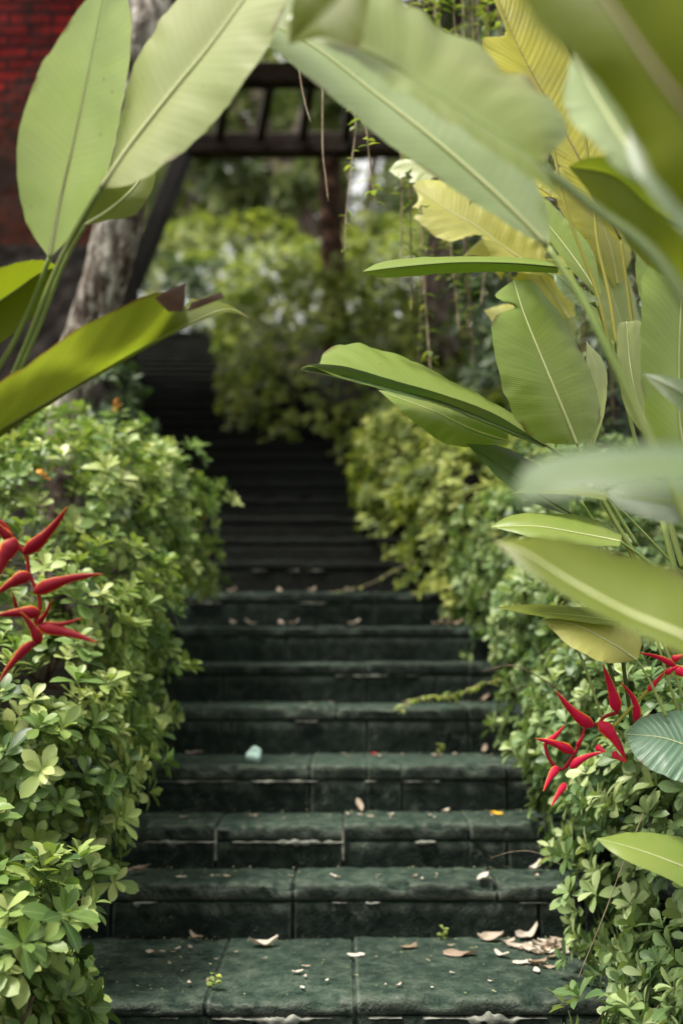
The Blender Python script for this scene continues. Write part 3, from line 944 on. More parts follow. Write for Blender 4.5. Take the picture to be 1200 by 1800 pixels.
tree("slender_tree", far_trees[2][0],
     ([W(330, 470, 22), W(338, 330, 22), W(350, 200, 22), W(365, 60, 22)], [.13, .12, .1, .06], 10, 30, .1), [],
     [(*W(300, 180, 22), 1.8, 1.2, 1.6), (*W(300, 330, 22), 1.2, 1.0, 1.0), (*W(390, 380, 21), .8, .8, .4), (*W(200, 250, 23), 2.0, 1.5, 2.5)],
     1000, .2, M['bark_far'], M['crown'], jit=.9, rough=.7)
for lab, px, blobs_px in (("hazy green tree far behind the pergola rafters", 420, [(420, 330, 1.9, 1.1), (470, 200, 2.2, 1.6), (360, 120, 2.0, 1.5), (480, 400, 1.6, .8)]),
                          ("hazy green tree far behind the brown post", 600, [(560, 320, 1.0, 1.2), (570, 170, 2.0, 1.5), (700, 150, 1.2, .8), (640, 410, 2.0, 1.0)]),
                          ("hazy green tree far off behind the torn yellow leaves", 760, [(770, 330, 2.0, 1.8), (800, 180, 2.5, 2.0), (720, 120, 1.8, 1.2)]),
                          ("hazy green tree far off behind the leaning timber post", 300, [(310, 390, 1.9, 1.0), (290, 260, 2.0, 1.3), (250, 130, 2.2, 1.6)])):
    Yt = 27.0
    tree("background_tree", lab, ([W(px, 480, Yt), W(px + 5, 330, Yt), W(px - 6, 180, Yt), W(px, 20, Yt)], [.2, .17, .13, .06], 10, 26, .1), [],
         [(*W(a, b, Yt + (i - 1) * .9), r, 1.2, rz) for i, (a, b, r, rz) in enumerate(blobs_px)], 1900, .27, M['bark_far'], M['crown'], jit=1.2, rough=.8, group="background trees", shade=(.6, .28))
tree("dark_trunk_tree", "tree with a dark upright trunk behind the hedges near the hanging creepers",
     ([W(775, 640, 7.6), W(772, 520, 7.6), W(780, 400, 7.7), W(790, 250, 7.8), W(800, 60, 8.0), W(800, -200, 8.2)], [.13, .13, .12, .11, .1, .08], 14, 50, .14), [],
     [(*W(810, 30, 8.6), .9, .5, .6), (2.6, 8.6, 8.6, 1.8, 1.2, 1.0), (1.4, 8.2, 8.4, 1.3, 1.0, .8), (2.6, 8.8, 5.6, 1.4, .8, 1.2)], 1500, .15, M['bark_far'], M['shade_shrub'], jit=.6)

# ------------------------------------------------------------------ heliconia leaves
def P3(lst, dY=0.0):
    return [W(a, b, c + dY) for (a, b, c) in lst]


def blade(parent, mid, left, right, mat, rib='rib_pale', r0=0.004, petiole=None, rp=None, bulge=0.06, wave=0.02, tears=(), nu=9, nv=56, dry_edge=0.0, dry_tip=0.0, label=None, ribmat2=None):
    """one large leaf: midrib and its two edges are curves in space, base first, tip last"""
    if tears: nu, nv = 20, 180
    mc, lc, rc = spline(P3(mid), nv), spline(P3(left), nv), spline(P3(right), nv)
    lc[-1] = rc[-1] = mc[-1]
    seed = random.uniform(0, 50)
    V, uv, dry, rows = [], [], [], []
    us = np.concatenate([-np.linspace(1, 0, nu + 1)[:-1], np.linspace(0, 1, nu + 1)])
    for i in range(nv):
        m, l, r = mc[i], lc[i], rc[i]
        tang = mc[min(i + 1, nv - 1)] - mc[max(i - 1, 0)]
        across = (r - l)
        nrm = np.cross(tang, across)
        nrm /= np.linalg.norm(nrm) + 1e-9
        if nrm @ (EYE - m) < 0: nrm = -nrm
        wl, wr_ = np.linalg.norm(l - m), np.linalg.norm(r - m)
        v = i / (nv - 1)
        for u in us:
            e, wd = (l, wl) if u < 0 else (r, wr_)
            a = abs(u)
            p = m + (e - m) * a
            b = bulge * wd * math.sin(math.pi * min(1, a * 1.0)) * .5
            wv = wave * wd * (a * a * (nz(v * 7 + seed, u, 0, 1.0) + .5 * nz(v * 22 + seed, u * 1.4, 3, 1.0)) + .55 * a * nz((v - .09 * a) * 17 + seed, (u > 0) * 5, 6, 1.0))
            edge_in = (1 - .03 * (nz(v * 30 + seed, 9, u > 0, 1.0)) if a > .99 else 1)
            p = m + (p - m) * edge_in
            V.append(p + nrm * (b + wv))
            uv.append((u, v))
            d = .8 * max(0, min(1, (a - .965) * 60)) * max(0, min(1, 4 * nz(v * 9 + seed, u > 0, 7, 1.0) - .6))
            if dry_edge:
                d = max(d, min(1, max(0, (a - (1 - dry_edge * (1.0 + 1.2 * nz(v * 14 + seed, 1, u > 0, 1.0)))) * 30)))
            if dry_tip:
                d = max(d, min(1, max(0, (v - (1 - dry_tip * (1 + .8 * nz(v * 4 + seed, u * 3, 2, 1.0)))) * 25)))
            dry.append(d)
    nc = len(us)
    F = []
    for i in range(nv - 1):
        vm = (i + .5) / (nv - 1)
        for j in range(nc - 1):
            um = (us[j] + us[j + 1]) / 2
            cut = False
            for (sd_, v0, u0, wdt) in tears:
                if (um < 0) == (sd_ < 0) and abs(um) > u0:
                    if abs(vm - v0 - .03 * nz(um * 6, v0 * 9, 0)) < wdt * (abs(um) - u0) / max(.01, 1 - u0): cut = True
            if not cut: F.append((i * nc + j, i * nc + j + 1, (i + 1) * nc + j + 1, (i + 1) * nc + j))
    o = MB().add(V, F, uv, dry=dry).build("leaf", mat, parent)
    if label: o["label"] = label
    mb = MB()
    rr = np.linspace(r0, r0 * .18, nv)
    mb.tube(mc + unit(EYE - mc) * rr[:, None] * .8, rr, 8)
    mb.build("midrib", M[rib], o)
    if petiole:
        pts = spline(P3(petiole), 26)
        rp_ = rp or r0 * 1.3
        MB().tube(pts, np.linspace(rp_ * 1.25, max(r0, rp_ * .8), 26), 9).build("petiole", M[ribmat2 or 'stalk'], o)
    return o


def shoot(parent, base, top, r=0.016, mat='stalk'):
    b, t = np.array(base), np.array(top)
    mid = (b + t) / 2 + np.array([.02, .0, .0])
    MB().tube(spline([b, mid, t], 24), np.linspace(r, r * .6, 24), 10).build("stem", M[mat], parent)

# --- plant at the left, close to the camera
pl = empty("heliconia_plant", (-0.78, 1.6, 0.05))
tag(pl, "heliconia plant rising from the left edge with pale upright leaves and one long browned leaf", "plant", "heliconia plants")
shoot(pl, (-.78, 1.6, .05), (-.58, 1.55, 1.15), .018)
blade(pl, [(88, 452, 1.5), (105, 360, 1.48), (130, 250, 1.45), (160, 110, 1.43), (185, -25, 1.42)],
      [(84, 450, 1.5), (45, 385, 1.46), (30, 270, 1.42), (62, 140, 1.38), (115, 50, 1.38), (160, -10, 1.4), (185, -25, 1.42)],
      [(92, 450, 1.5), (140, 395, 1.52), (190, 300, 1.53), (215, 180, 1.52), (230, 80, 1.5), (226, 0, 1.46), (190, -28, 1.43)],
      M['b_pale'], 'rib_pale', .0035, [(-40, 700, 1.56), (20, 610, 1.54), (62, 520, 1.52), (88, 452, 1.5)], .0045, bulge=.10, wave=.05, label="pale upright oval leaf")
blade(pl, [(178, 330, 1.42), (230, 255, 1.40), (300, 165, 1.37), (370, 80, 1.34), (450, -30, 1.30), (520, -130, 1.26)],
      [(176, 328, 1.42), (195, 290, 1.45), (215, 195, 1.45), (250, 90, 1.42), (320, -10, 1.38), (430, -110, 1.32), (520, -130, 1.26)],
      [(182, 332, 1.42), (240, 320, 1.37), (310, 275, 1.34), (380, 210, 1.31), (440, 130, 1.28), (500, 20, 1.26), (540, -80, 1.25), (520, -130, 1.26)],
      M['b_lime'], 'rib_pale', .0045, [(-20, 760, 1.56), (40, 620, 1.52), (110, 450, 1.47), (178, 330, 1.42)], .0034, bulge=.10, wave=.05, label="broad backlit lime leaf")
blade(pl, [(150, 395, 1.50), (190, 370, 1.52), (235, 330, 1.55), (270, 275, 1.58)],
      [(150, 392, 1.50), (170, 345, 1.52), (220, 310, 1.55), (270, 275, 1.58)],
      [(150, 397, 1.50), (190, 387, 1.50), (240, 375, 1.52), (272, 320, 1.56), (270, 275, 1.58)],
      M['b_glow'], 'rib_pale', .003, [(-30, 780, 1.58), (50, 620, 1.55), (110, 470, 1.52), (150, 395, 1.5)],   .0032, bulge=.08, wave=.06)
blade(pl, [(-160, 640, 1.55), (-60, 570, 1.55), (20, 515, 1.56), (70, 480, 1.58), (108, 468, 1.6)],
      [(-160, 600, 1.46), (-60, 500, 1.44), (20, 465, 1.46), (70, 457, 1.52), (108, 468, 1.6)],
      [(-160, 700, 1.5), (-60, 640, 1.5), (0, 605, 1.52), (60, 555, 1.55), (95, 500, 1.58), (108, 468, 1.6)],
      M['b_moss'], 'rib_pale', .003, None, bulge=.1, wave=.04)
blade(pl, [(-260, 905, 1.60), (-120, 842, 1.58), (0, 757, 1.57), (130, 680, 1.57), (250, 612, 1.58), (340, 565, 1.59), (400, 543, 1.60), (440, 560, 1.60)],
      [(-260, 860, 1.50), (-120, 740, 1.47), (0, 672, 1.45), (120, 590, 1.45), (220, 535, 1.47), (290, 513, 1.50), (330, 522, 1.65), (400, 535, 1.62), (440, 560, 1.60)],
      [(-260, 915, 1.57), (-120, 852, 1.55), (0, 768, 1.545), (130, 686, 1.55), (250, 617, 1.56), (340, 569, 1.57), (400, 550, 1.59), (440, 560, 1.60)],
      M['b_glow'], 'rib_pale', .003, None, bulge=.12, wave=.06, dry_edge=.03, dry_tip=.035, tears=[(-1, .845, .4, .012)], label="long folded leaf with a torn brown tip")
# the dry curled flap on that leaf
dry_m = blade_mat("dry_brown_blade", (0.045, 0.02, 0.012), (0.09, 0.045, 0.025), 0.2, 0.6, dry=(0.03, 0.014, 0.009), mottled=(0.14, 0.1, 0.08), spec=0.08)
for (pts_) in ([(272, 524), (298, 508), (328, 497), (322, 547), (296, 548)], [(330, 548), (336, 532), (388, 513), (394, 524), (352, 540)]):
    c = [W(a, b, 1.475 + (.03 if i in (1, 2) else 0)) for i, (a, b) in enumerate(pts_)]
    c0 = np.mean(c, axis=0) + np.array([0, -.012, .002])
    MB().add(c + [c0], [(i, (i + 1) % 5, 5) for i in range(5)], dry=[.4] * 6).build("dry_flap", dry_m, pl)

# --- plant leaning in from the right, very close: blurred leaves
pn = empty("heliconia_plant", (0.78, 1.0, 0.0))
tag(pn, "heliconia plant nearest the camera with large blurred leaves arching over the path", "plant", "heliconia plants")
shoot(pn, (.78, 1.0, .0), (.52, 1.02, 1.15), .018, 'stalk_dark')
blade(pn, [(950, 292, 1.06), (880, 240, 1.06), (790, 180, 1.07), (700, 120, 1.09), (600, 70, 1.10), (505, 35, 1.12)],
      [(952, 300, 1.06), (985, 345, 1.03), (900, 290, 1.02), (780, 210, 1.03), (650, 125, 1.06), (560, 72, 1.09), (507, 68, 1.12), (505, 35, 1.12)],
      [(955, 285, 1.06), (998, 225, 1.12), (940, 150, 1.15), (840, 85, 1.17), (740, 25, 1.18), (640, -30, 1.18), (540, -30, 1.15), (505, 35, 1.12)],
      M['b_sage'], 'stalk', .004, [(1320, 760, .84), (1240, 590, .88), (1150, 450, .94), (1050, 370, 1.0), (950, 292, 1.06)], .0068, bulge=.14, wave=.08, ribmat2='stalk_dark')
blade(pn, [(655, -60, 1.08), (610, -20, 1.07), (560, 30, 1.07), (507, 78, 1.10)],
      [(655, -60, 1.08), (580, -60, 1.07), (520, -10, 1.08), (507, 78, 1.10)],
      [(655, -60, 1.08), (645, 20, 1.05), (628, 82, 1.045), (570, 66, 1.06), (507, 78, 1.10)],
      M['b_moss'], 'stalk', .002, None, bulge=.1, wave=.03)
blade(pn, [(960, 432, 1.30), (880, 350, 1.30), (780, 260, 1.31), (660, 165, 1.33), (540, 75, 1.35), (400, 10, 1.38)],
      [(962, 436, 1.30), (900, 400, 1.28), (800, 335, 1.28), (690, 258, 1.29), (570, 160, 1.31), (480, 85, 1.34), (400, 10, 1.38)],
      [(965, 425, 1.30), (960, 360, 1.34), (900, 260, 1.37), (790, 150, 1.39), (650, 50, 1.40), (520, -30, 1.40), (400, 10, 1.38)],
      M['b_pale'], 'rib_pale', .004, [(1230, 960, 1.2), (1150, 790, 1.22), (1080, 640, 1.24), (1020, 520, 1.27), (960, 432, 1.30)], .0058, bulge=.08, wave=.05, ribmat2='stalk')
blade(pn, [(1330, 400, .62), (1240, 240, .63), (1150, 120, .65), (1060, -10, .68), (960, -140, .72)],
      [(1330, 420, .66), (1250, 400, .68), (1160, 330, .68), (1100, 220, .70), (1020, 115, .70), (940, 40, .72), (900, -60, .73), (960, -140, .72)],
      [(1330, 380, .6), (1330, 150, .56), (1270, 0, .56), (1180, -140, .6), (1050, -190, .66), (960, -140, .72)],
      M['b_moss'], 'rib_brown', .0035, None, bulge=.10, wave=.05)
blade(pn, [(1320, 470, .78), (1230, 380, .80), (1150, 290, .82), (1100, 220, .85)],
      [(1320, 520, .76), (1220, 430, .78), (1150, 350, .80), (1108, 280, .83), (1100, 220, .85)],
      [(1320, 420, .80), (1260, 320, .83), (1200, 250, .86), (1140, 205, .86), (1100, 220, .85)],
      M['b_blue'], 'stalk', .003, None, bulge=.1, wave=.05)
blade(pn, [(1150, 330, .98), (1110, 270, .98), (1060, 190, 1.0), (1005, 95, 1.03)],
      [(1148, 335, .98), (1090, 300, .96), (1030, 240, .97), (990, 180, 1.0), (1005, 95, 1.03)],
      [(1155, 325, .98), (1140, 250, 1.02), (1090, 170, 1.04), (1040, 110, 1.05), (1005, 95, 1.03)],
      M['b_pale'], 'rib_pale', .003, [(1330, 640, .95), (1260, 480, .96), (1150, 330, .98)], .005, bulge=.12, wave=.1)
blade(pn, [(1330, 840, .62), (1200, 825, .63), (1080, 825, .64), (980, 835, .66), (905, 858, .68)],
      [(1330, 790, .66), (1200, 783, .67), (1080, 782, .68), (980, 797, .69), (925, 820, .69), (905, 858, .68)],
      [(1330, 900, .60), (1200, 856, .605), (1080, 862, .62), (980, 868, .64), (920, 882, .66), (905, 858, .68)],
      M['b_blue'], 'stalk', .003, None, bulge=.1, wave=.04)
blade(pn, [(1340, 1190, 1.0), (1200, 1118, 1.02), (1100, 1075, 1.05), (1000, 1020, 1.08), (920, 970, 1.1), (868, 952, 1.12)],
      [(1340, 1220, .98), (1200, 1152, 1.0), (1100, 1105, 1.03), (1000, 1052, 1.06), (920, 1000, 1.09), (868, 952, 1.12)],
      [(1340, 1050, 1.1), (1200, 1008, 1.12), (1100, 975, 1.14), (1000, 950, 1.15), (920, 945, 1.14), (868, 952, 1.12)],
      M['b_olive'], 'rib_pale', .0035, None, bulge=.12, wave=.04, label="broad olive leaf pointing at the steps")
blade(pn, [(1330, 930, 1.2), (1240, 895, 1.22), (1150, 880, 1.25), (1065, 868, 1.3)],
      [(1330, 980, 1.2), (1240, 930, 1.2), (1150, 915, 1.23), (1090, 895, 1.27), (1065, 868, 1.3)],
      [(1330, 890, 1.25), (1240, 850, 1.28), (1150, 850, 1.3), (1090, 855, 1.3), (1065, 868, 1.3)],
      M['b_blue'], 'stalk', .003, None, bulge=.1, wave=.04)

# --- plant in focus
pm = empty("heliconia_plant", (0.92, 1.95, 0.1))
tag(pm, "sharp heliconia plant with fresh green leaves and red drooping flowers above the pale hedge", "plant", "heliconia plants")
for (bx, by, tx, ty, Y, r, mt) in ((1350, 1800, 1160, 900, 1.9, .011, 'stalk'), (1300, 1700, 1190, 820, 2.0, .010, 'stalk_dark'), (1420, 1700, 1230, 760, 1.85, .011, 'stalk')):
    MB().tube(spline([W(bx, by, Y), W((bx + tx) / 2 + 15, (by + ty) / 2, Y), W(tx, ty, Y)], 24), np.linspace(r, r * .5, 24), 9).build("stem", M[mt], pm)
for pts_, r, mt in (([(1058, 1265), (1030, 1180), (1000, 1110)], .0028, 'stalk'), ([(1092, 1270), (1070, 1170), (1040, 1080)], .004, 'stalk_dark'), ([(1110, 1275), (1095, 1170), (1085, 1080)], .004, 'stalk_dark'),
                    ([(1195, 1260), (1175, 1200), (1150, 1110)], .003, 'stalk'), ([(1200, 1230), (1185, 1180), (1160, 1120)], .003, 'stalk'),
                    ([(1120, 1110), (1060, 950), (1020, 880)], .003, 'stalk'), ([(1180, 1150), (1100, 960), (1050, 870)], .0028, 'stalk_yellow'), ([(1200, 1000), (1180, 930), (1165, 850)], .006, 'stalk'),
                    ([(1075, 640), (1050, 520), (1005, 400), (985, 330), (960, 190)], .0035, 'stalk_yellow'), ([(1085, 620), (1070, 520), (1050, 430), (1040, 330), (1015, 160)], .0035, 'stalk_yellow'), ([(1120, 790), (1085, 650), (1075, 600)], .004, 'stalk')):
    MB().tube(spline([W(a, b, 2.0) for a, b in pts_], 20), r, 8).build("stem", M[mt], pm)
blade(pm, [(1014, 782, 2.0), (985, 710, 1.99), (950, 625, 1.99), (920, 550, 2.0), (902, 492, 2.02)],
      [(1008, 782, 2.0), (945, 775, 1.97), (905, 735, 1.95), (880, 670, 1.94), (866, 600, 1.95), (868, 558, 1.97), (905, 540, 2.0), (885, 530, 1.99), (870, 518, 2.0), (902, 492, 2.02)],
      [(1020, 782, 2.0), (1045, 760, 2.03), (1056, 712, 2.05), (1030, 640, 2.06), (990, 565, 2.06), (940, 498, 2.05), (902, 492, 2.02)],
      M['b_green'], 'rib_pale', .0032, [(1130, 1000, 1.98), (1060, 880, 1.99), (1014, 782, 2.0)], .004, bulge=.12, wave=.06, label="upright fresh green leaf with a notched tip")
blade(pm, [(958, 782, 1.98), (870, 742, 1.96), (780, 705, 1.94), (680, 676, 1.92), (590, 655, 1.9), (527, 650, 1.88)],
      [(956, 788, 1.97), (870, 752, 1.93), (770, 712, 1.90), (690, 690, 1.88), (600, 664, 1.87), (545, 643, 1.87), (527, 650, 1.88)],
      [(962, 776, 1.99), (890, 722, 2.05), (800, 672, 2.08), (720, 632, 2.08), (640, 606, 2.06), (575, 615, 2.0), (560, 640, 1.92), (527, 650, 1.88)],
      M['b_green'], 'rib_pale', .0028, [(1120, 960, 1.99), (1040, 840, 1.99), (958, 782, 1.98)], .0035, bulge=.12, wave=.05, label="long leaf folded along its midrib")
MB_under = blade(pm, [(958, 784, 1.97), (870, 745, 1.94), (780, 708, 1.915), (690, 684, 1.895), (600, 660, 1.88), (527, 650, 1.875)],
      [(957, 786, 1.965), (860, 745, 1.925), (770, 712, 1.90), (690, 690, 1.88), (600, 666, 1.87), (527, 650, 1.875)],
      [(957, 783, 1.965), (870, 728, 1.93), (780, 694, 1.90), (690, 668, 1.885), (610, 645, 1.872), (550, 640, 1.872), (527, 650, 1.875)],
      M['b_dark'], 'stalk_dark', .0015, None, bulge=.2, wave=.03)
blade(pm, [(890, 775, 2.06), (830, 755, 2.07), (760, 722, 2.1), (665, 686, 2.13)],
      [(888, 778, 2.05), (800, 785, 2.05), (735, 748, 2.07), (690, 708, 2.1), (665, 686, 2.13)],
      [(893, 772, 2.06), (885, 735, 2.1), (830, 715, 2.12), (760, 692, 2.14), (665, 686, 2.13)],
      M['b_green'], 'rib_pale', .0025, None, bulge=.12, wave=.05)
blade(pm, [(980, 470, 2.02), (900, 463, 2.01), (800, 462, 2.0), (700, 470, 1.99), (636, 478, 1.98)],
      [(980, 480, 2.05), (900, 478, 2.05), (800, 480, 2.04), (720, 486, 2.02), (670, 488, 2.0), (636, 478, 1.98)],
      [(980, 460, 2.07), (900, 452, 2.08), (800, 451, 2.07), (720, 454, 2.05), (665, 462, 2.02), (636, 478, 1.98)],
      M['b_green'], 'stalk_dark', .0018, [(1075, 620, 2.04), (1050, 540, 2.04), (1020, 480, 2.03), (980, 470, 2.02)], .003, bulge=.12, wave=.03, label="narrow leaf held level, edge on")
blade(pm, [(1000, 902, 1.97), (945, 868, 1.97), (880, 820, 1.98), (820, 780, 2.0)],
      [(998, 906, 1.96), (930, 880, 1.94), (870, 835, 1.95), (820, 780, 2.0)],
      [(1003, 900, 1.97), (985, 855, 2.0), (940, 815, 2.02), (880, 785, 2.02), (820, 780, 2.0)],
      M['b_dark'], 'stalk_dark', .0025, None, bulge=.12, wave=.05)
blade(pm, [(1065, 872, 1.9), (1010, 862, 1.9), (950, 860, 1.92), (890, 866, 1.95)],
      [(1065, 880, 1.88), (1010, 870, 1.88), (950, 868, 1.9), (890, 866, 1.95)],
      [(1065, 866, 1.93), (1010, 852, 1.94), (950, 850, 1.95), (890, 866, 1.95)],
      M['b_olive'], 'stalk', .0015, [(1200, 1010, 1.9), (1110, 915, 1.9), (1065, 872, 1.9)], .002, bulge=.1, wave=.03)
blade(pm, [(1090, 952, 1.86), (1020, 938, 1.86), (940, 925, 1.87), (862, 926, 1.9)],
      [(1088, 960, 1.84), (1020, 958, 1.83), (940, 945, 1.84), (895, 934, 1.87), (862, 926, 1.9)],
      [(1092, 940, 1.9), (1050, 915, 1.92), (980, 903, 1.92), (900, 905, 1.92), (862, 926, 1.9)],
      M['b_green'], 'rib_pale', .0022, [(1200, 1080, 1.86), (1150, 1000, 1.86), (1090, 952, 1.86)], .003, bulge=.12, wave=.05)
blade(pm, [(1090, 1092, 1.9), (1020, 1083, 1.9), (940, 1076, 1.92), (870, 1068, 1.94)],
      [(1090, 1102, 1.88), (1020, 1093, 1.88), (940, 1082, 1.9), (870, 1068, 1.94)],
      [(1090, 1080, 1.93), (1020, 1068, 1.95), (940, 1062, 1.96), (870, 1068, 1.94)],
      M['b_olive'], 'stalk', .0015, None, bulge=.1, wave=.05)
blade(pm, [(1118, 1160, 1.90), (1070, 1128, 1.89), (1010, 1098, 1.90), (955, 1088, 1.92)],
      [(1110, 1163, 1.9), (1060, 1164, 1.86), (1005, 1138, 1.87), (970, 1108, 1.9), (955, 1088, 1.92)],
      [(1122, 1155, 1.9), (1126, 1118, 1.94), (1090, 1092, 1.95), (1020, 1084, 1.94), (955, 1088, 1.92)],
      M['b_butter'], 'rib_pale', .002, [(1170, 1260, 1.9), (1140, 1195, 1.9), (1118, 1160, 1.9)], .0026, bulge=.12, wave=.05, label="bright yellow green drooping leaf")
blade(pm, [(1260, 900, 1.72), (1200, 780, 1.72), (1192, 650, 1.72), (1195, 520, 1.73), (1185, 420, 1.75)],
      [(1240, 880, 1.72), (1150, 775, 1.69), (1128, 690, 1.67), (1125, 580, 1.67), (1132, 480, 1.7), (1185, 420, 1.75)],
      [(1275, 890, 1.72), (1270, 780, 1.75), (1270, 650, 1.77), (1260, 520, 1.77), (1220, 440, 1.76), (1185, 420, 1.75)],
      M['b_green'], 'rib_pale', .003, None, bulge=.12, wave=.06, label="tall upright leaf cut by the right edge")
blade(pm, [(1160, 790, 1.84), (1125, 720, 1.84), (1108, 650, 1.84), (1100, 565, 1.86)],
      [(1158, 792, 1.84), (1105, 730, 1.82), (1085, 650, 1.82), (1085, 575, 1.84), (1100, 565, 1.86)],
      [(1165, 788, 1.84), (1150, 720, 1.87), (1140, 650, 1.88), (1128, 570, 1.88), (1100, 565, 1.86)],
      M['b_lime'], 'rib_pale', .0025, None, bulge=.12, wave=.05)
blade(pm, [(1330, 460, 1.3), (1230, 420, 1.3), (1150, 370, 1.32), (1080, 310, 1.35), (998, 293, 1.4)],
      [(1330, 560, 1.38), (1220, 515, 1.38), (1130, 460, 1.38), (1060, 370, 1.39), (998, 293, 1.4)],
      [(1330, 400, 1.2), (1240, 350, 1.2), (1150, 310, 1.22), (1080, 278, 1.28), (1030, 278, 1.34), (998, 293, 1.4)],
      M['b_olive'], 'stalk', .0028, None, bulge=.16, wave=.05)
blade(pm, [(1300, 800, 1.4), (1240, 730, 1.4), (1190, 688, 1.42), (1125, 656, 1.46)],
      [(1300, 830, 1.38), (1240, 760, 1.38), (1180, 708, 1.41), (1125, 656, 1.46)],
      [(1300, 760, 1.43), (1240, 690, 1.44), (1180, 662, 1.45), (1125, 656, 1.46)],
      M['b_dark'], 'stalk_dark', .002, None, bulge=.14, wave=.05)
blade(pm, [(1052, 520, 2.02), (1020, 470, 2.03), (975, 410, 2.05), (915, 340, 2.08)],
      [(1050, 523, 2.02), (1000, 470, 2.0), (955, 410, 2.02), (920, 370, 2.05), (915, 340, 2.08)],
      [(1056, 516, 2.02), (1040, 440, 2.06), (990, 380, 2.08), (950, 345, 2.09), (915, 340, 2.08)],
      M['b_green'], 'rib_pale', .002, None, bulge=.14, wave=.05)
blade(pm, [(1035, 790, 2.12), (1045, 720, 2.12), (1050, 660, 2.13), (1030, 600, 2.15)],
      [(1030, 790, 2.12), (1030, 720, 2.1), (1030, 660, 2.1), (1030, 600, 2.15)],
      [(1042, 790, 2.12), (1062, 720, 2.15), (1064, 645, 2.16), (1030, 600, 2.15)],
      M['b_lime'], 'rib_pale', .002, None, bulge=.14, wave=.05)
blade(pm, [(1048, 540, 1.96), (1010, 515, 1.97), (985, 490, 1.98), (970, 480, 2.0)],
      [(1045, 530, 1.95), (1010, 535, 1.94), (980, 505, 1.96), (970, 480, 2.0)],
      [(1052, 525, 1.98), (1020, 505, 2.0), (995, 485, 2.0), (970, 480, 2.0)],
      M['b_dark'], 'stalk_dark', .0018, None, bulge=.14, wave=.05)

# --- yellowing plant behind
py_ = empty("heliconia_plant", (1.15, 2.5, 0.4))
tag(py_, "yellowing heliconia plant with torn butter coloured leaves behind the green ones", "plant", "heliconia plants")
shoot(py_, (1.15, 2.5, .4), (.86, 2.45, 1.75), .016, 'stalk_yellow')
blade(py_, [(1090, 420, 2.3), (1040, 320, 2.3), (985, 220, 2.32), (935, 130, 2.34), (900, 60, 2.36), (870, -20, 2.38)],
      [(1085, 424, 2.3), (1010, 330, 2.27), (940, 230, 2.28), (880, 145, 2.3), (846, 72, 2.33), (888, 60, 2.35), (868, 0, 2.37), (870, -20, 2.38)],
      [(1095, 410, 2.3), (1090, 310, 2.36), (1040, 200, 2.38), (1000, 90, 2.4), (960, 20, 2.4), (920, -40, 2.4), (870, -20, 2.38)],
      M['b_yellow'], 'rib_brown', .0028, [(1130, 700, 2.35), (1110, 560, 2.32), (1090, 420, 2.3)], .004, bulge=.14, wave=.08, ribmat2='stalk_yellow', label="ribbed yellow leaf with a brown midrib")
blade(py_, [(960, 478, 2.5), (900, 445, 2.5), (840, 400, 2.5), (775, 362, 2.52), (725, 325, 2.55)],
      [(955, 486, 2.5), (880, 470, 2.46), (845, 425, 2.45), (790, 425, 2.45), (745, 400, 2.47), (722, 372, 2.5), (735, 350, 2.53), (725, 325, 2.55)],
      [(965, 470, 2.5), (930, 400, 2.54), (870, 350, 2.56), (800, 320, 2.57), (745, 315, 2.57), (725, 325, 2.55)],
      M['b_butter'], 'rib_pale', .003, [(1090, 640, 2.48), (1030, 540, 2.49), (960, 478, 2.5)], .004, bulge=.1, wave=.08, dry_edge=.02, tears=[(-1, .78, .25, .035), (-1, .42, .35, .07), (1, .6, .4, .04)], label="torn butter yellow leaf")
blade(py_, [(1000, 560, 2.55), (960, 500, 2.55), (905, 440, 2.56), (845, 428, 2.58), (808, 455, 2.6)],
      [(990, 565, 2.55), (930, 540, 2.52), (880, 490, 2.52), (840, 450, 2.55), (808, 455, 2.6)],
      [(1010, 555, 2.55), (1005, 480, 2.58), (950, 410, 2.6), (880, 400, 2.61), (808, 455, 2.6)],
      M['b_butter'], 'rib_pale', .0028, None, bulge=.14, wave=.1, tears=[(-1, .5, .2, .06), (1, .4, .3, .05)])
blade(py_, [(1000, 620, 2.6), (980, 560, 2.6), (940, 500, 2.6), (905, 470, 2.62)],
      [(995, 620, 2.6), (960, 580, 2.57), (925, 530, 2.57), (905, 470, 2.62)],
      [(1008, 618, 2.6), (1010, 550, 2.63), (975, 490, 2.64), (905, 470, 2.62)],
      M['b_lime'], 'rib_pale', .0025, [(1060, 760, 2.6), (1030, 690, 2.6), (1000, 620, 2.6)], .003, bulge=.14, wave=.1, tears=[(1, .5, .3, .05)])
blade(py_, [(860, 350, 2.6), (800, 310, 2.6), (740, 290, 2.62), (683, 300, 2.65)],
      [(860, 365, 2.6), (800, 350, 2.57), (745, 325, 2.58), (710, 318, 2.6), (683, 300, 2.65)],
      [(860, 330, 2.6), (800, 285, 2.63), (740, 275, 2.64), (700, 283, 2.65), (683, 300, 2.65)],
      M['b_lime'], 'rib_pale', .0022, None, bulge=.12, wave=.1, tears=[(-1, .75, .2, .05), (-1, .5, .3, .05)])
blade(py_, [(1085, 500, 2.45), (1070, 430, 2.45), (1040, 360, 2.46), (990, 290, 2.48)],
      [(1080, 505, 2.45), (1030, 430, 2.42), (985, 370, 2.43), (970, 310, 2.46), (990, 290, 2.48)],
      [(1092, 498, 2.45), (1110, 430, 2.48), (1080, 350, 2.5), (1030, 300, 2.5), (990, 290, 2.48)],
      M['b_butter'], 'rib_pale', .0025, None, bulge=.14, wave=.06)
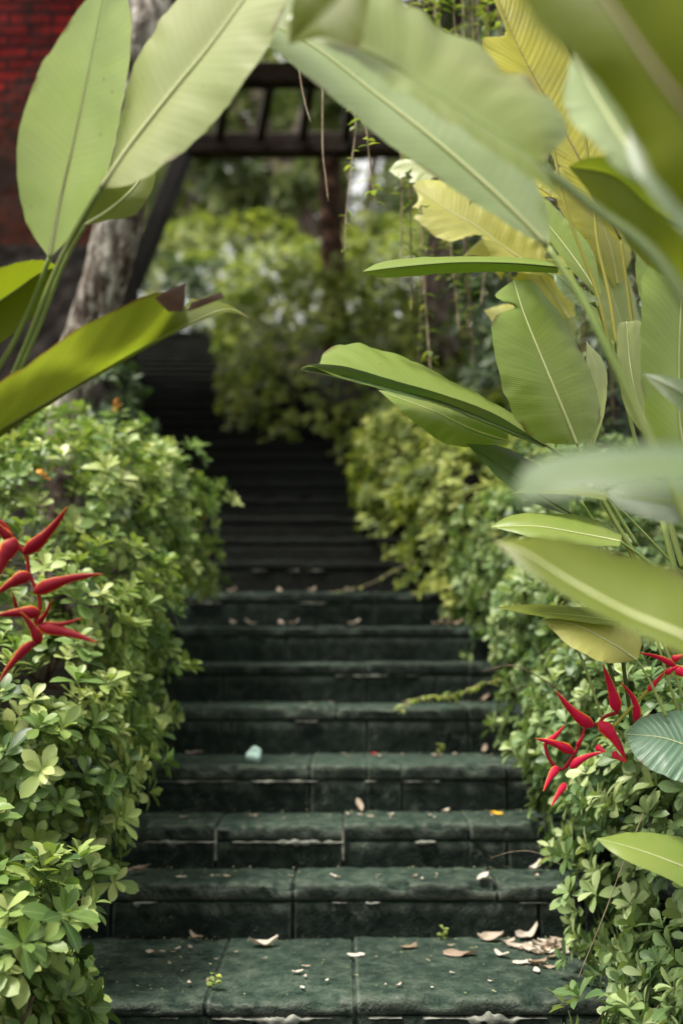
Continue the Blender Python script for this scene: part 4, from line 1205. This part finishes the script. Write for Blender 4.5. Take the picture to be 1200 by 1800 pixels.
blade(py_, [(975, 350, 2.2), (945, 330, 2.2), (910, 312, 2.21), (880, 290, 2.24)],
      [(970, 345, 2.19), (935, 345, 2.17), (900, 330, 2.18), (880, 290, 2.24)],
      [(980, 345, 2.2), (960, 305, 2.23), (920, 285, 2.25), (880, 290, 2.24)],
      M['b_yellow'], 'rib_brown', .002, None, bulge=.14, wave=.08)

for md, lf, rt, mt in (([(1140, 690, 2.45), (1100, 590, 2.45), (1070, 500, 2.46), (1045, 400, 2.48)], [(1136, 692, 2.45), (1070, 600, 2.42), (1032, 510, 2.43), (1045, 400, 2.48)], [(1146, 688, 2.45), (1128, 590, 2.48), (1105, 490, 2.5), (1045, 400, 2.48)], 'b_lime'),
                       ([(1230, 640, 2.3), (1180, 560, 2.3), (1150, 470, 2.32), (1140, 370, 2.35)], [(1225, 645, 2.3), (1140, 560, 2.27), (1115, 460, 2.28), (1140, 370, 2.35)], [(1240, 635, 2.3), (1220, 550, 2.33), (1190, 450, 2.35), (1140, 370, 2.35)], 'b_green'),
                       ([(960, 640, 2.7), (930, 590, 2.7), (895, 560, 2.7), (850, 545, 2.72)], [(955, 645, 2.7), (915, 615, 2.67), (880, 585, 2.68), (850, 545, 2.72)], [(965, 635, 2.7), (945, 570, 2.73), (900, 535, 2.74), (850, 545, 2.72)], 'b_butter')):
    blade(py_, md, lf, rt, M[mt], 'rib_pale', .0025, None, bulge=.14, wave=.07)

# --- young plant at the bottom right
pb = empty("young_heliconia", tuple(W(1290, 1720, 1.85)))
tag(pb, "single light green heliconia leaf lying over the hedge below the red flowers", "plant")
blade(pb, [(1320, 1590, 1.84), (1250, 1545, 1.83), (1180, 1515, 1.82), (1110, 1490, 1.83), (1048, 1474, 1.85)],
      [(1320, 1640, 1.80), (1250, 1590, 1.79), (1180, 1548, 1.79), (1110, 1518, 1.80), (1070, 1495, 1.83), (1048, 1474, 1.85)],
      [(1320, 1500, 1.9), (1250, 1480, 1.9), (1180, 1468, 1.89), (1110, 1463, 1.88), (1048, 1474, 1.85)],
      M['b_green'], 'rib_pale', .002, [(1330, 1700, 1.86), (1335, 1640, 1.85), (1320, 1590, 1.84)], .003, bulge=.08, wave=.03)

# --- broad veined leaf
pv = empty("broad_leaf_plant", tuple(W(1280, 1560, 1.9)))
tag(pv, "broad blue green leaf with deep pale veins beside the red flower spray", "plant")
blade(pv, [(1290, 1340, 1.87), (1230, 1320, 1.87), (1165, 1297, 1.88), (1098, 1290, 1.9)],
      [(1290, 1400, 1.84), (1230, 1385, 1.83), (1170, 1365, 1.84), (1120, 1335, 1.87), (1098, 1290, 1.9)],
      [(1290, 1270, 1.92), (1230, 1250, 1.93), (1170, 1251, 1.93), (1125, 1262, 1.92), (1098, 1290, 1.9)],
      M['b_veined'], 'rib_pale', .002, [(1310, 1560, 1.88), (1310, 1420, 1.87), (1290, 1340, 1.87)], .003, bulge=.12, wave=.05)

# ------------------------------------------------------------------ heliconia flowers
def bract(parent, base, tip, width, Y0, Y1=None, bend=0.0, tipdry=0.85, name="bract", mat=None):
    """a boat shaped bract: keel below, two pale rims above"""
    Y1 = Y0 if Y1 is None else Y1
    a, b = W(*base, Y0), W(*tip, Y1)
    d = b - a; L = np.linalg.norm(d); d /= L
    view = unit(EYE - a)
    s = np.cross(d, view); s /= np.linalg.norm(s)          # across, in the picture
    wv = width * .9 / FPX * Y0
    n, m = 22, 16
    V, dry = [], []
    for i in range(n + 1):
        t = i / n
        w = wv * .5 * (min(1, (t / .18)) ** .6) * (1 - t) ** .75 * (1.15 if t < .4 else 1.0) + .0004
        c = a + d * L * t + s * bend * L * math.sin(math.pi * t) * .5
        th = w * .5
        for j in range(m):
            ang = 2 * math.pi * j / m
            ca, sa = math.cos(ang), math.sin(ang)
            V.append(c + s * w * ca + view * th * math.copysign(abs(sa) ** 1.5, sa))
            rim = abs(ca) ** (2.4 if ca > 0 else 5) * (1.2 if ca > 0 else 1.0)
            dry.append(min(1, rim * .78 + max(0, (t - .8) / .2) * tipdry * .7 * (1 if ca > -.5 else .6)))
    F = [(i * m + j, i * m + (j + 1) % m, (i + 1) * m + (j + 1) % m, (i + 1) * m + j) for i in range(n) for j in range(m)]
    F += [tuple(range(m - 1, -1, -1)), tuple(n * m + j for j in range(m))]
    return MB().add(V, F, dry=dry).build(name, mat or M['bract'], parent)


def rachis(parent, pts, Y, r, mat='bract', name="flower_stalk", dry=0.15):
    mb = MB()
    P = spline([W(a, b, Y) for a, b in pts], 50)
    mb.tube(P, r, 8)
    mb.dry[-1][:] = dry
    return mb.build(name, M[mat], parent)


Yf = 1.95
fl = rachis(pm, [(1086, 1252), (1062, 1260), (1050, 1273), (1030, 1277), (1022, 1296), (1012, 1318), (1000, 1338), (988, 1352), (976, 1349), (962, 1328), (957, 1306)], Yf, .0034, name="flower")
fl["label"] = "red drooping heliconia flower with orange rims"
for bs, tp, w, bd in (((1085, 1253), (1058, 1167), 24, .05), ((1118, 1272), (1088, 1198), 17, .28), ((1052, 1268), (1101, 1340), 27, -.12), ((1042, 1278), (976, 1214), 25, -.1),
                      ((1008, 1322), (940, 1298), 20, .08), ((957, 1308), (992, 1274), 13, .1), ((980, 1346), (954, 1392), 16, .06), ((1000, 1350), (1060, 1322), 17, -.15),
                      ((994, 1376), (968, 1418), 14, .05), ((1046, 1312), (1064, 1322), 15, 0), ((1075, 1322), (1101, 1340), 14, .1), ((1014, 1312), (1026, 1290), 9, 0)):
    bract(fl, bs, tp, w, Yf - .003, Yf - .02, bd, mat=M['bract_bright'])
f2 = rachis(pm, [(1078, 1277), (1110, 1242), (1140, 1212), (1166, 1186), (1186, 1172), (1200, 1175)], 1.94, .0036, 'stalk_yellow', name="flower")
f2["label"] = "red and orange flower on a pale yellow stalk"
for bs, tp, w, bd in (((1138, 1215), (1168, 1180), 12, 0), ((1188, 1172), (1118, 1147), 13, .12), ((1186, 1175), (1215, 1195), 20, 0), ((1180, 1160), (1205, 1150), 14, 0), ((1168, 1184), (1192, 1170), 12, 0)):
    bract(f2, bs, tp, w, 1.935, 1.92, bd, mat=M['bract_bright'])
Yl = 1.66
f3 = rachis(pl, [(-30, 900), (8, 922), (26, 950), (47, 978), (52, 1010), (68, 1045), (70, 1070), (62, 1098), (66, 1128), (48, 1140)], Yl, .0034, name="flower")
f3["label"] = "large crimson heliconia flower hanging at the left edge"
for bs, tp, w, bd in (((42, 974), (120, 890), 28, .1), ((58, 1042), (182, 1009), 28, -.1), ((28, 945), (-12, 1035), 36, .1), ((54, 1008), (-10, 1048), 27, .1), ((72, 1076), (-12, 1083), 26, .06),
                      ((66, 1100), (172, 1130), 26, -.05), ((72, 1100), (146, 1086), 13, .1), ((66, 1098), (92, 1054), 11, .1), ((72, 1132), (36, 1075), 22, .1), ((60, 1126), (-6, 1208), 19, .1), ((20, 950), (-20, 905), 20, 0), ((30, 1070), (22, 1040), 8, 0)):
    bract(f3, bs, tp, w, Yl - .003, Yl - .02, bd)

# ------------------------------------------------------------------ hanging vines
def vine(name, label, pts, r, leaves, lsize, mat, stem='vine_stem', group=None, cat="vine", kind='lance', droop=.5, both=True):
    P = spline(pts, 60)
    root = empty(name, tuple(P[0]))
    tag(root, label, cat, group)
    MB().tube(P, np.linspace(r, r * .6, 60), 6).build("stem", M[stem], root)
    if leaves:
        mb = MB()
        t = np.sort(rng.random(leaves))
        idx = (t * 59).astype(int)
        pos = P[idx]
        ang = np.arange(leaves) * 2.4 + rng.normal(0, .5, leaves)
        ax = np.stack([np.cos(ang), np.sin(ang) * .7, rng.normal(.15, .3, leaves)], 1)
        up = np.repeat(np.array([[0, -.2, 1.0]]), leaves, 0) + rng.normal(0, .2, (leaves, 3))
        place_leaves(mb, pos, ax, up, lsize * (.6 + .8 * rng.random(leaves)), lsize * .45 * (.7 + .6 * rng.random(leaves)), rng.random(leaves), kind, droop)
        mb.build("foliage", mat, root)
    return root


vine("aerial_root", "short pale aerial root hanging beside the broad arching leaf", [W(520, -200, 2.3), W(524, 60, 2.3), W(527, 130, 2.3), W(536, 180, 2.3), W(546, 216, 2.3)], .0032, 0, .03, None, cat="root")
vine("aerial_root", "longest pale aerial root hanging free in front of the pergola beam", [W(562, -200, 2.35), W(566, 60, 2.35), W(567, 150, 2.35), W(567, 260, 2.35), W(572, 310, 2.35), W(577, 354, 2.35)], .0032, 0, .03, None, cat="root")
vine("hanging_vine", "bright leafy vine with curved leaves hanging below the arching leaf", [W(630, -200, 2.4), W(632, 100, 2.4), W(636, 190, 2.4), W(645, 240, 2.4), W(652, 310, 2.4), W(662, 365, 2.4)], .0028, 38, .034, M['vine_leaf'])
vine("hanging_vine", "thin vine ending in a pale tuft before the brown post", [W(612, -200, 2.55), W(620, 150, 2.55), W(625, 220, 2.55), W(616, 300, 2.55), W(608, 380, 2.55), W(605, 450, 2.55)], .003, 36, .02, M['vine_leaf'])
for i, px in enumerate((748, 775, 800, 832, 858, 880)):
    vine("hanging_vine", "yellow green leafy vine trailing at the top behind the arching leaf", [W(px, -220, 2.7), W(px + 4, -60, 2.7), W(px - 3, 20, 2.7), W(px + 6, 85 + (i * 37) % 60, 2.7)], .0025, 42, .036, M['vine_leaf'], group="leafy vines at the top")
for i in range(34):
    px = 700 + i * 16.5 + random.uniform(-8, 8)
    Y = 3.1 + random.uniform(-.3, .6)
    end = random.uniform(560, 800) if px > 880 else random.uniform(420, 720)
    w = random.uniform(-18, 18)
    vine("creeper_strand", "thin brown creeper strand trailing down behind the heliconia leaves", [W(px, -260, Y), W(px + w, 60, Y), W(px - w * .5, 350, Y + .03), W(px + w * .6, end, Y)], .0042, 75, .032, M['creeper'], 'twig' if i % 3 else 'vine_stem', group="creeper strands behind the heliconias")
vine("bare_twig", "dark bare twig arching out of the pale hedge over a step", [W(1000, 1230, 2.6), W(960, 1198, 2.6), W(900, 1170, 2.65), W(850, 1180, 2.7)], .0022, 0, .03, None, 'twig', cat="twig")
vine("bare_twig", "fine curved stem reaching from the hedge before a low riser", [W(985, 1520, 2.55), W(940, 1498, 2.55), W(900, 1497, 2.55), W(862, 1508, 2.55)], .0009, 0, .03, None, 'vine_stem', cat="twig")
vine("creeping_sprig", "green sprig creeping from the hedge along the edge of a middle step", [W(880, 1195, 3.55), W(840, 1205, 3.58), W(800, 1222, 3.6), W(760, 1225, 3.58), W(720, 1232, 3.56), W(700, 1255, 3.54)], .0022, 60, .03, M['vine_leaf'], cat="sprig")
vine("creeping_sprig", "pale trailing stem lying across a dark upper step", [W(730, 985, 4.9), W(690, 1005, 4.75), W(640, 1030, 4.6), W(580, 1042, 4.58)], .003, 14, .03, M['vine_leaf'], cat="sprig")
vine("bare_twig", "leafless tan stem slanting through the hedge beside the bottom step", [W(1130, 1430, 1.95), W(1090, 1530, 1.98), W(1060, 1610, 2.0), W(1015, 1720, 2.02)], .0013, 0, .03, None, 'vine_stem', cat="twig")

# ------------------------------------------------------------------ litter on the steps
def litter(name, label, px, py, step, length, kind='leaf', rot=0.0, curl=0.5, shade=None, mat=None, group=None, cat="leaf", stand=0.0):
    zt, yf = tops[step], fronts[step]
    p = on_plane(px, py, zt)
    yb = fronts[step + 1]
    if zt > .93 or not (yf < p[1] < yb + .1):
        Y = min(max(p[1] if zt < .93 else yf + .05, yf + .025), yb - .012)
        p = W(px, py, Y); p[2] = zt
    n, m = 10, 6
    V, uv = [], []
    sh = random.random() if shade is None else shade
    for i in range(n + 1):
        t = i / n
        w = length * (.24 if kind == 'leaf' else .42) * (math.sin(math.pi * min(1, t * .96 + .02)) ** .7)
        for j in range(m + 1):
            u = j / m * 2 - 1
            x = (t - .5) * length
            z = .75 * curl * length * ((t - .5) ** 2 * 1.3 + .32 * u * u * (w / length) * 2) + length * .16 * nz(t * 2.5, u * 1.5, px, 1) + stand * t * length + .002
            V.append((x, u * w, max(z, .0015)))
            uv.append((u, t))
    V = np.array(V)
    c, s = math.cos(rot), math.sin(rot)
    R = np.stack([V[:, 0] * c - V[:, 1] * s, V[:, 0] * s + V[:, 1] * c, V[:, 2] + .003], 1) + p
    F = [(i * (m + 1) + j, i * (m + 1) + j + 1, (i + 1) * (m + 1) + j + 1, (i + 1) * (m + 1) + j) for i in range(n) for j in range(m)]
    o = MB().add(R, F, uv, rnd=sh).build(name, mat or M['litter'], None)
    tag(o, label, cat, group)
    return o


GL = "fallen leaves on the steps"
specs = [
    # bottom step, single pieces
    ("largest curled pale leaf left of centre on the broad bottom step", 463, 1663, 1, .075, .2, .9, .9, 0),
    ("dry leaf standing on edge against the riser behind the bottom step", 548, 1645, 1, .035, 1.2, .3, .8, .9),
    ("brown curled leaf at the back of the bottom step left of centre", 345, 1655, 1, .045, 2.6, .9, .45, .2),
    ("long tan leaf lying flat right of centre on the bottom step", 808, 1680, 1, .085, .05, .15, .45, 0),
    ("upturned tan leaf at the back of the bottom step near the leaf pile", 862, 1655, 1, .07, .1, .7, .72, .1),
    ("biggest beige leaf of the pile in the corner of the bottom step", 925, 1652, 1, .075, .5, .9, .85, .15),
    ("small straight pale leaf in the middle of the bottom step", 625, 1682, 1, .045, .03, .1, .95, 0),
    ("slim brown leaf near the middle of the bottom step", 718, 1668, 1, .05, .5, .4, .3, 0),
    ("white flat leaf below the leaf pile on the bottom step", 918, 1695, 1, .05, .1, .2, .98, 0),
    ("tiny pale leaf alone in the centre left of the bottom step", 523, 1711, 1, .026, .2, .3, .9, 0),
    ("pale strip of leaf near the shrub on the bottom step", 273, 1677, 1, .05, .02, .2, .75, 0),
    ("brown leaf tucked under the low shrub on the bottom step", 152, 1702, 1, .05, .6, .6, .35, .1),
    ("tan rounded leaf at the shaded end of the second step", 245, 1536, 2, .062, .3, .6, .45, .2),
    ("white crumpled leaf at the hedge end of the second step", 940, 1533, 2, .05, .7, .9, .98, .3),
    ("whitish leaf stuck to the front of the second step", 848, 1548, 2, .04, .5, .3, .95, .35),
    ("thin leaf upright against the riser of the third step", 632, 1418, 3, .045, 1.9, .3, .6, .8),
    ("white crumpled leaf beside a yellow petal on the third step", 885, 1424, 3, .055, .3, .9, .97, .3),
    ("pinkish leaf left of the white crumpled one on the third step", 782, 1430, 3, .03, .4, .7, .8, .2),
    ("grey leaf lying flat at the hedge end of the fourth step", 342, 1311, 4, .06, .1, .2, .7, 0),
    ("tan leaf standing near the pale hedge on the fourth step", 851, 1313, 4, .04, 1.3, .5, .5, .6),
    ("orange brown leaf by the creeping sprig on the fifth step", 850, 1233, 5, .05, .5, .7, .3, .4),
]
for (lab, px, py, stp, ln, rot, curl, sh, stand) in specs:
    litter("fallen_leaf", lab, px, py, stp, ln, 'leaf', rot, curl, sh, None, GL, "leaf", stand)
r2 = random.Random(3)
for i in range(36):   # the heap in the corner of the bottom step
    litter("fallen_leaf", "small dry leaf in the loose pile in the corner of the bottom step", r2.gauss(965, 45), 1654 + abs(r2.gauss(0, 26)), 1, r2.uniform(.018, .055), 'leaf', r2.uniform(0, 6), r2.uniform(.3, 1.0), r2.uniform(.3, 1), None, "loose leaf pile")
for i in range(20):
    litter("leaf_scrap", "tiny scrap of dry leaf scattered over the bottom step", r2.uniform(250, 930), r2.uniform(1662, 1745), 1, r2.uniform(.010, .024), 'leaf', r2.uniform(0, 6), r2.uniform(.2, .8), r2.uniform(.45, 1), None, "scraps on the bottom step")
for stp, ys, xr, nn in ((2, 1542, (250, 960), 16), (3, 1436, (280, 900), 12), (4, 1326, (300, 880), 15), (5, 1238, (340, 850), 7)):
    nm = {2: "second", 3: "third", 4: "fourth", 5: "fifth"}[stp]
    for i in range(nn):
        litter("leaf_scrap", f"tiny dry leaf scrap on the {nm} step from the bottom", r2.uniform(*xr), ys + r2.uniform(-3, 6), stp, r2.uniform(.012, .03), 'leaf', r2.uniform(0, 6), r2.uniform(.3, .9), r2.uniform(.45, 1), None, f"scraps on the {nm} step")
for px, sh in ((410, .7), (440, .95), (493, .75), (515, .8), (622, .85), (768, .55), (785, .5), (805, .45)):
    litter("fallen_leaf", "pale blurred leaf lying along the seventh step from the bottom", px, 1095, 7, .05, 'leaf', r2.uniform(0, 3), .8, sh, None, "leaves along the seventh step", "leaf", .3)
for px in (408, 492, 614, 548):
    litter("fallen_leaf", "small beige leaf on the eighth step from the bottom", px, 1040, 8, .045, 'leaf', r2.uniform(0, 3), .8, .6, None, "leaves along the eighth step", "leaf", .3)
litter("yellow_petal", "yellow petal beside the white crumpled leaf on the third step", 872, 1433, 3, .04, 'petal', .1, .3, .5, M['yellow_petal'], None, "petal")
litter("red_petal", "small red petal alone on the fourth step", 655, 1328, 4, .024, 'petal', .4, .5, .5, M['red_petal'], None, "petal")


crumb = MB()
for i in range(420):
    stp = r2.choice([1, 1, 1, 1, 2, 2, 3, 3, 4, 5])
    zt, y0, y1 = tops[stp], fronts[stp], fronts[stp + 1]
    q = r2.random()
    yy = y1 - .005 - (y1 - y0 - .02) * q ** 2.2
    xx = r2.uniform(-.62, .62) if r2.random() < .55 else (r2.gauss(.5, .12) if r2.random() < .6 else r2.gauss(-.5, .1))
    rr = r2.uniform(.001, .0045)
    a0 = r2.uniform(0, 6)
    V = [(xx + rr * r2.uniform(.5, 1.3) * math.cos(a0 + t * 1.57), yy + rr * r2.uniform(.4, 1.0) * math.sin(a0 + t * 1.57), zt + .0035 + r2.uniform(0, .003)) for t in range(4)] + [(xx, yy, zt + .005 + rr * .6)]
    crumb.add(V, [(0, 1, 4), (1, 2, 4), (2, 3, 4), (3, 0, 4)], rnd=r2.random() ** 1.5)
tag(crumb.build("leaf_crumbs", M['crumb']), "dry crumbs and grit scattered over the lower steps", "crumbs", None, "stuff")


def pebble(label, px, py, step, r, mat):
    zt = tops[step]
    p = W(px, py, fronts[step] + .12); p[2] = zt
    V, F, n, m = [], [], 10, 14
    for i in range(n + 1):
        ph = math.pi * i / n
        for j in range(m):
            th = 2 * math.pi * j / m
            d = np.array([math.sin(ph) * math.cos(th), math.sin(ph) * math.sin(th) * .8, math.cos(ph) * 1.0])
            k = 1 + .5 * nz(*(d * 1.3 + px), 1.0) - .22 * d[2]
            V.append(p + np.array([0, 0, r * .95]) + d * r * k)
    F = [(i * m + j, i * m + (j + 1) % m, (i + 1) * m + (j + 1) % m, (i + 1) * m + j) for i in range(n) for j in range(m)]
    tag(MB().add(V, F).build("pale_stone", mat, None), label, "stone")
pebble("pale turquoise rounded stone standing on the fourth step", 447, 1312, 4, .026, M['pale_blue'])


def sprig(label, foot, h, n, mat):
    root = empty("weed_sprig", tuple(foot)); tag(root, label, "weed")
    top = foot + np.array([.004, -.004, h])
    MB().tube(spline([foot, (foot + top) / 2 + np.array([.003, 0, 0]), top], 8), np.linspace(.0014, .0008, 8), 5).build("stem", M['stalk'], root)
    mb = MB()
    t = rng.random(n)
    pos = foot[None] + (top - foot)[None] * t[:, None]
    a = np.arange(n) * 2.4
    ax = np.stack([np.cos(a), np.sin(a) * .6 - .3, .4 + 0 * a], 1)
    place_leaves(mb, pos, ax, np.repeat([[0, -.4, 1.0]], n, 0), np.full(n, h * .5), np.full(n, h * .3), rng.random(n), 'obovate')
    mb.build("foliage", mat, root)
q = on_plane(375, 1738, tops[1]); sprig("tiny yellow green weed in a joint of the bottom step", q, .035, 9, M['vine_leaf'])
q = W(776, 1640, fronts[2] - .01); q[2] = tops[1]; sprig("little green weed at the foot of the second riser", q, .03, 9, M['vine_leaf'])
q = W(772, 1318, fronts[5] - .02); q[2] = tops[4]; sprig("small green weed at the back of the fourth step", q, .035, 9, M['vine_leaf'])
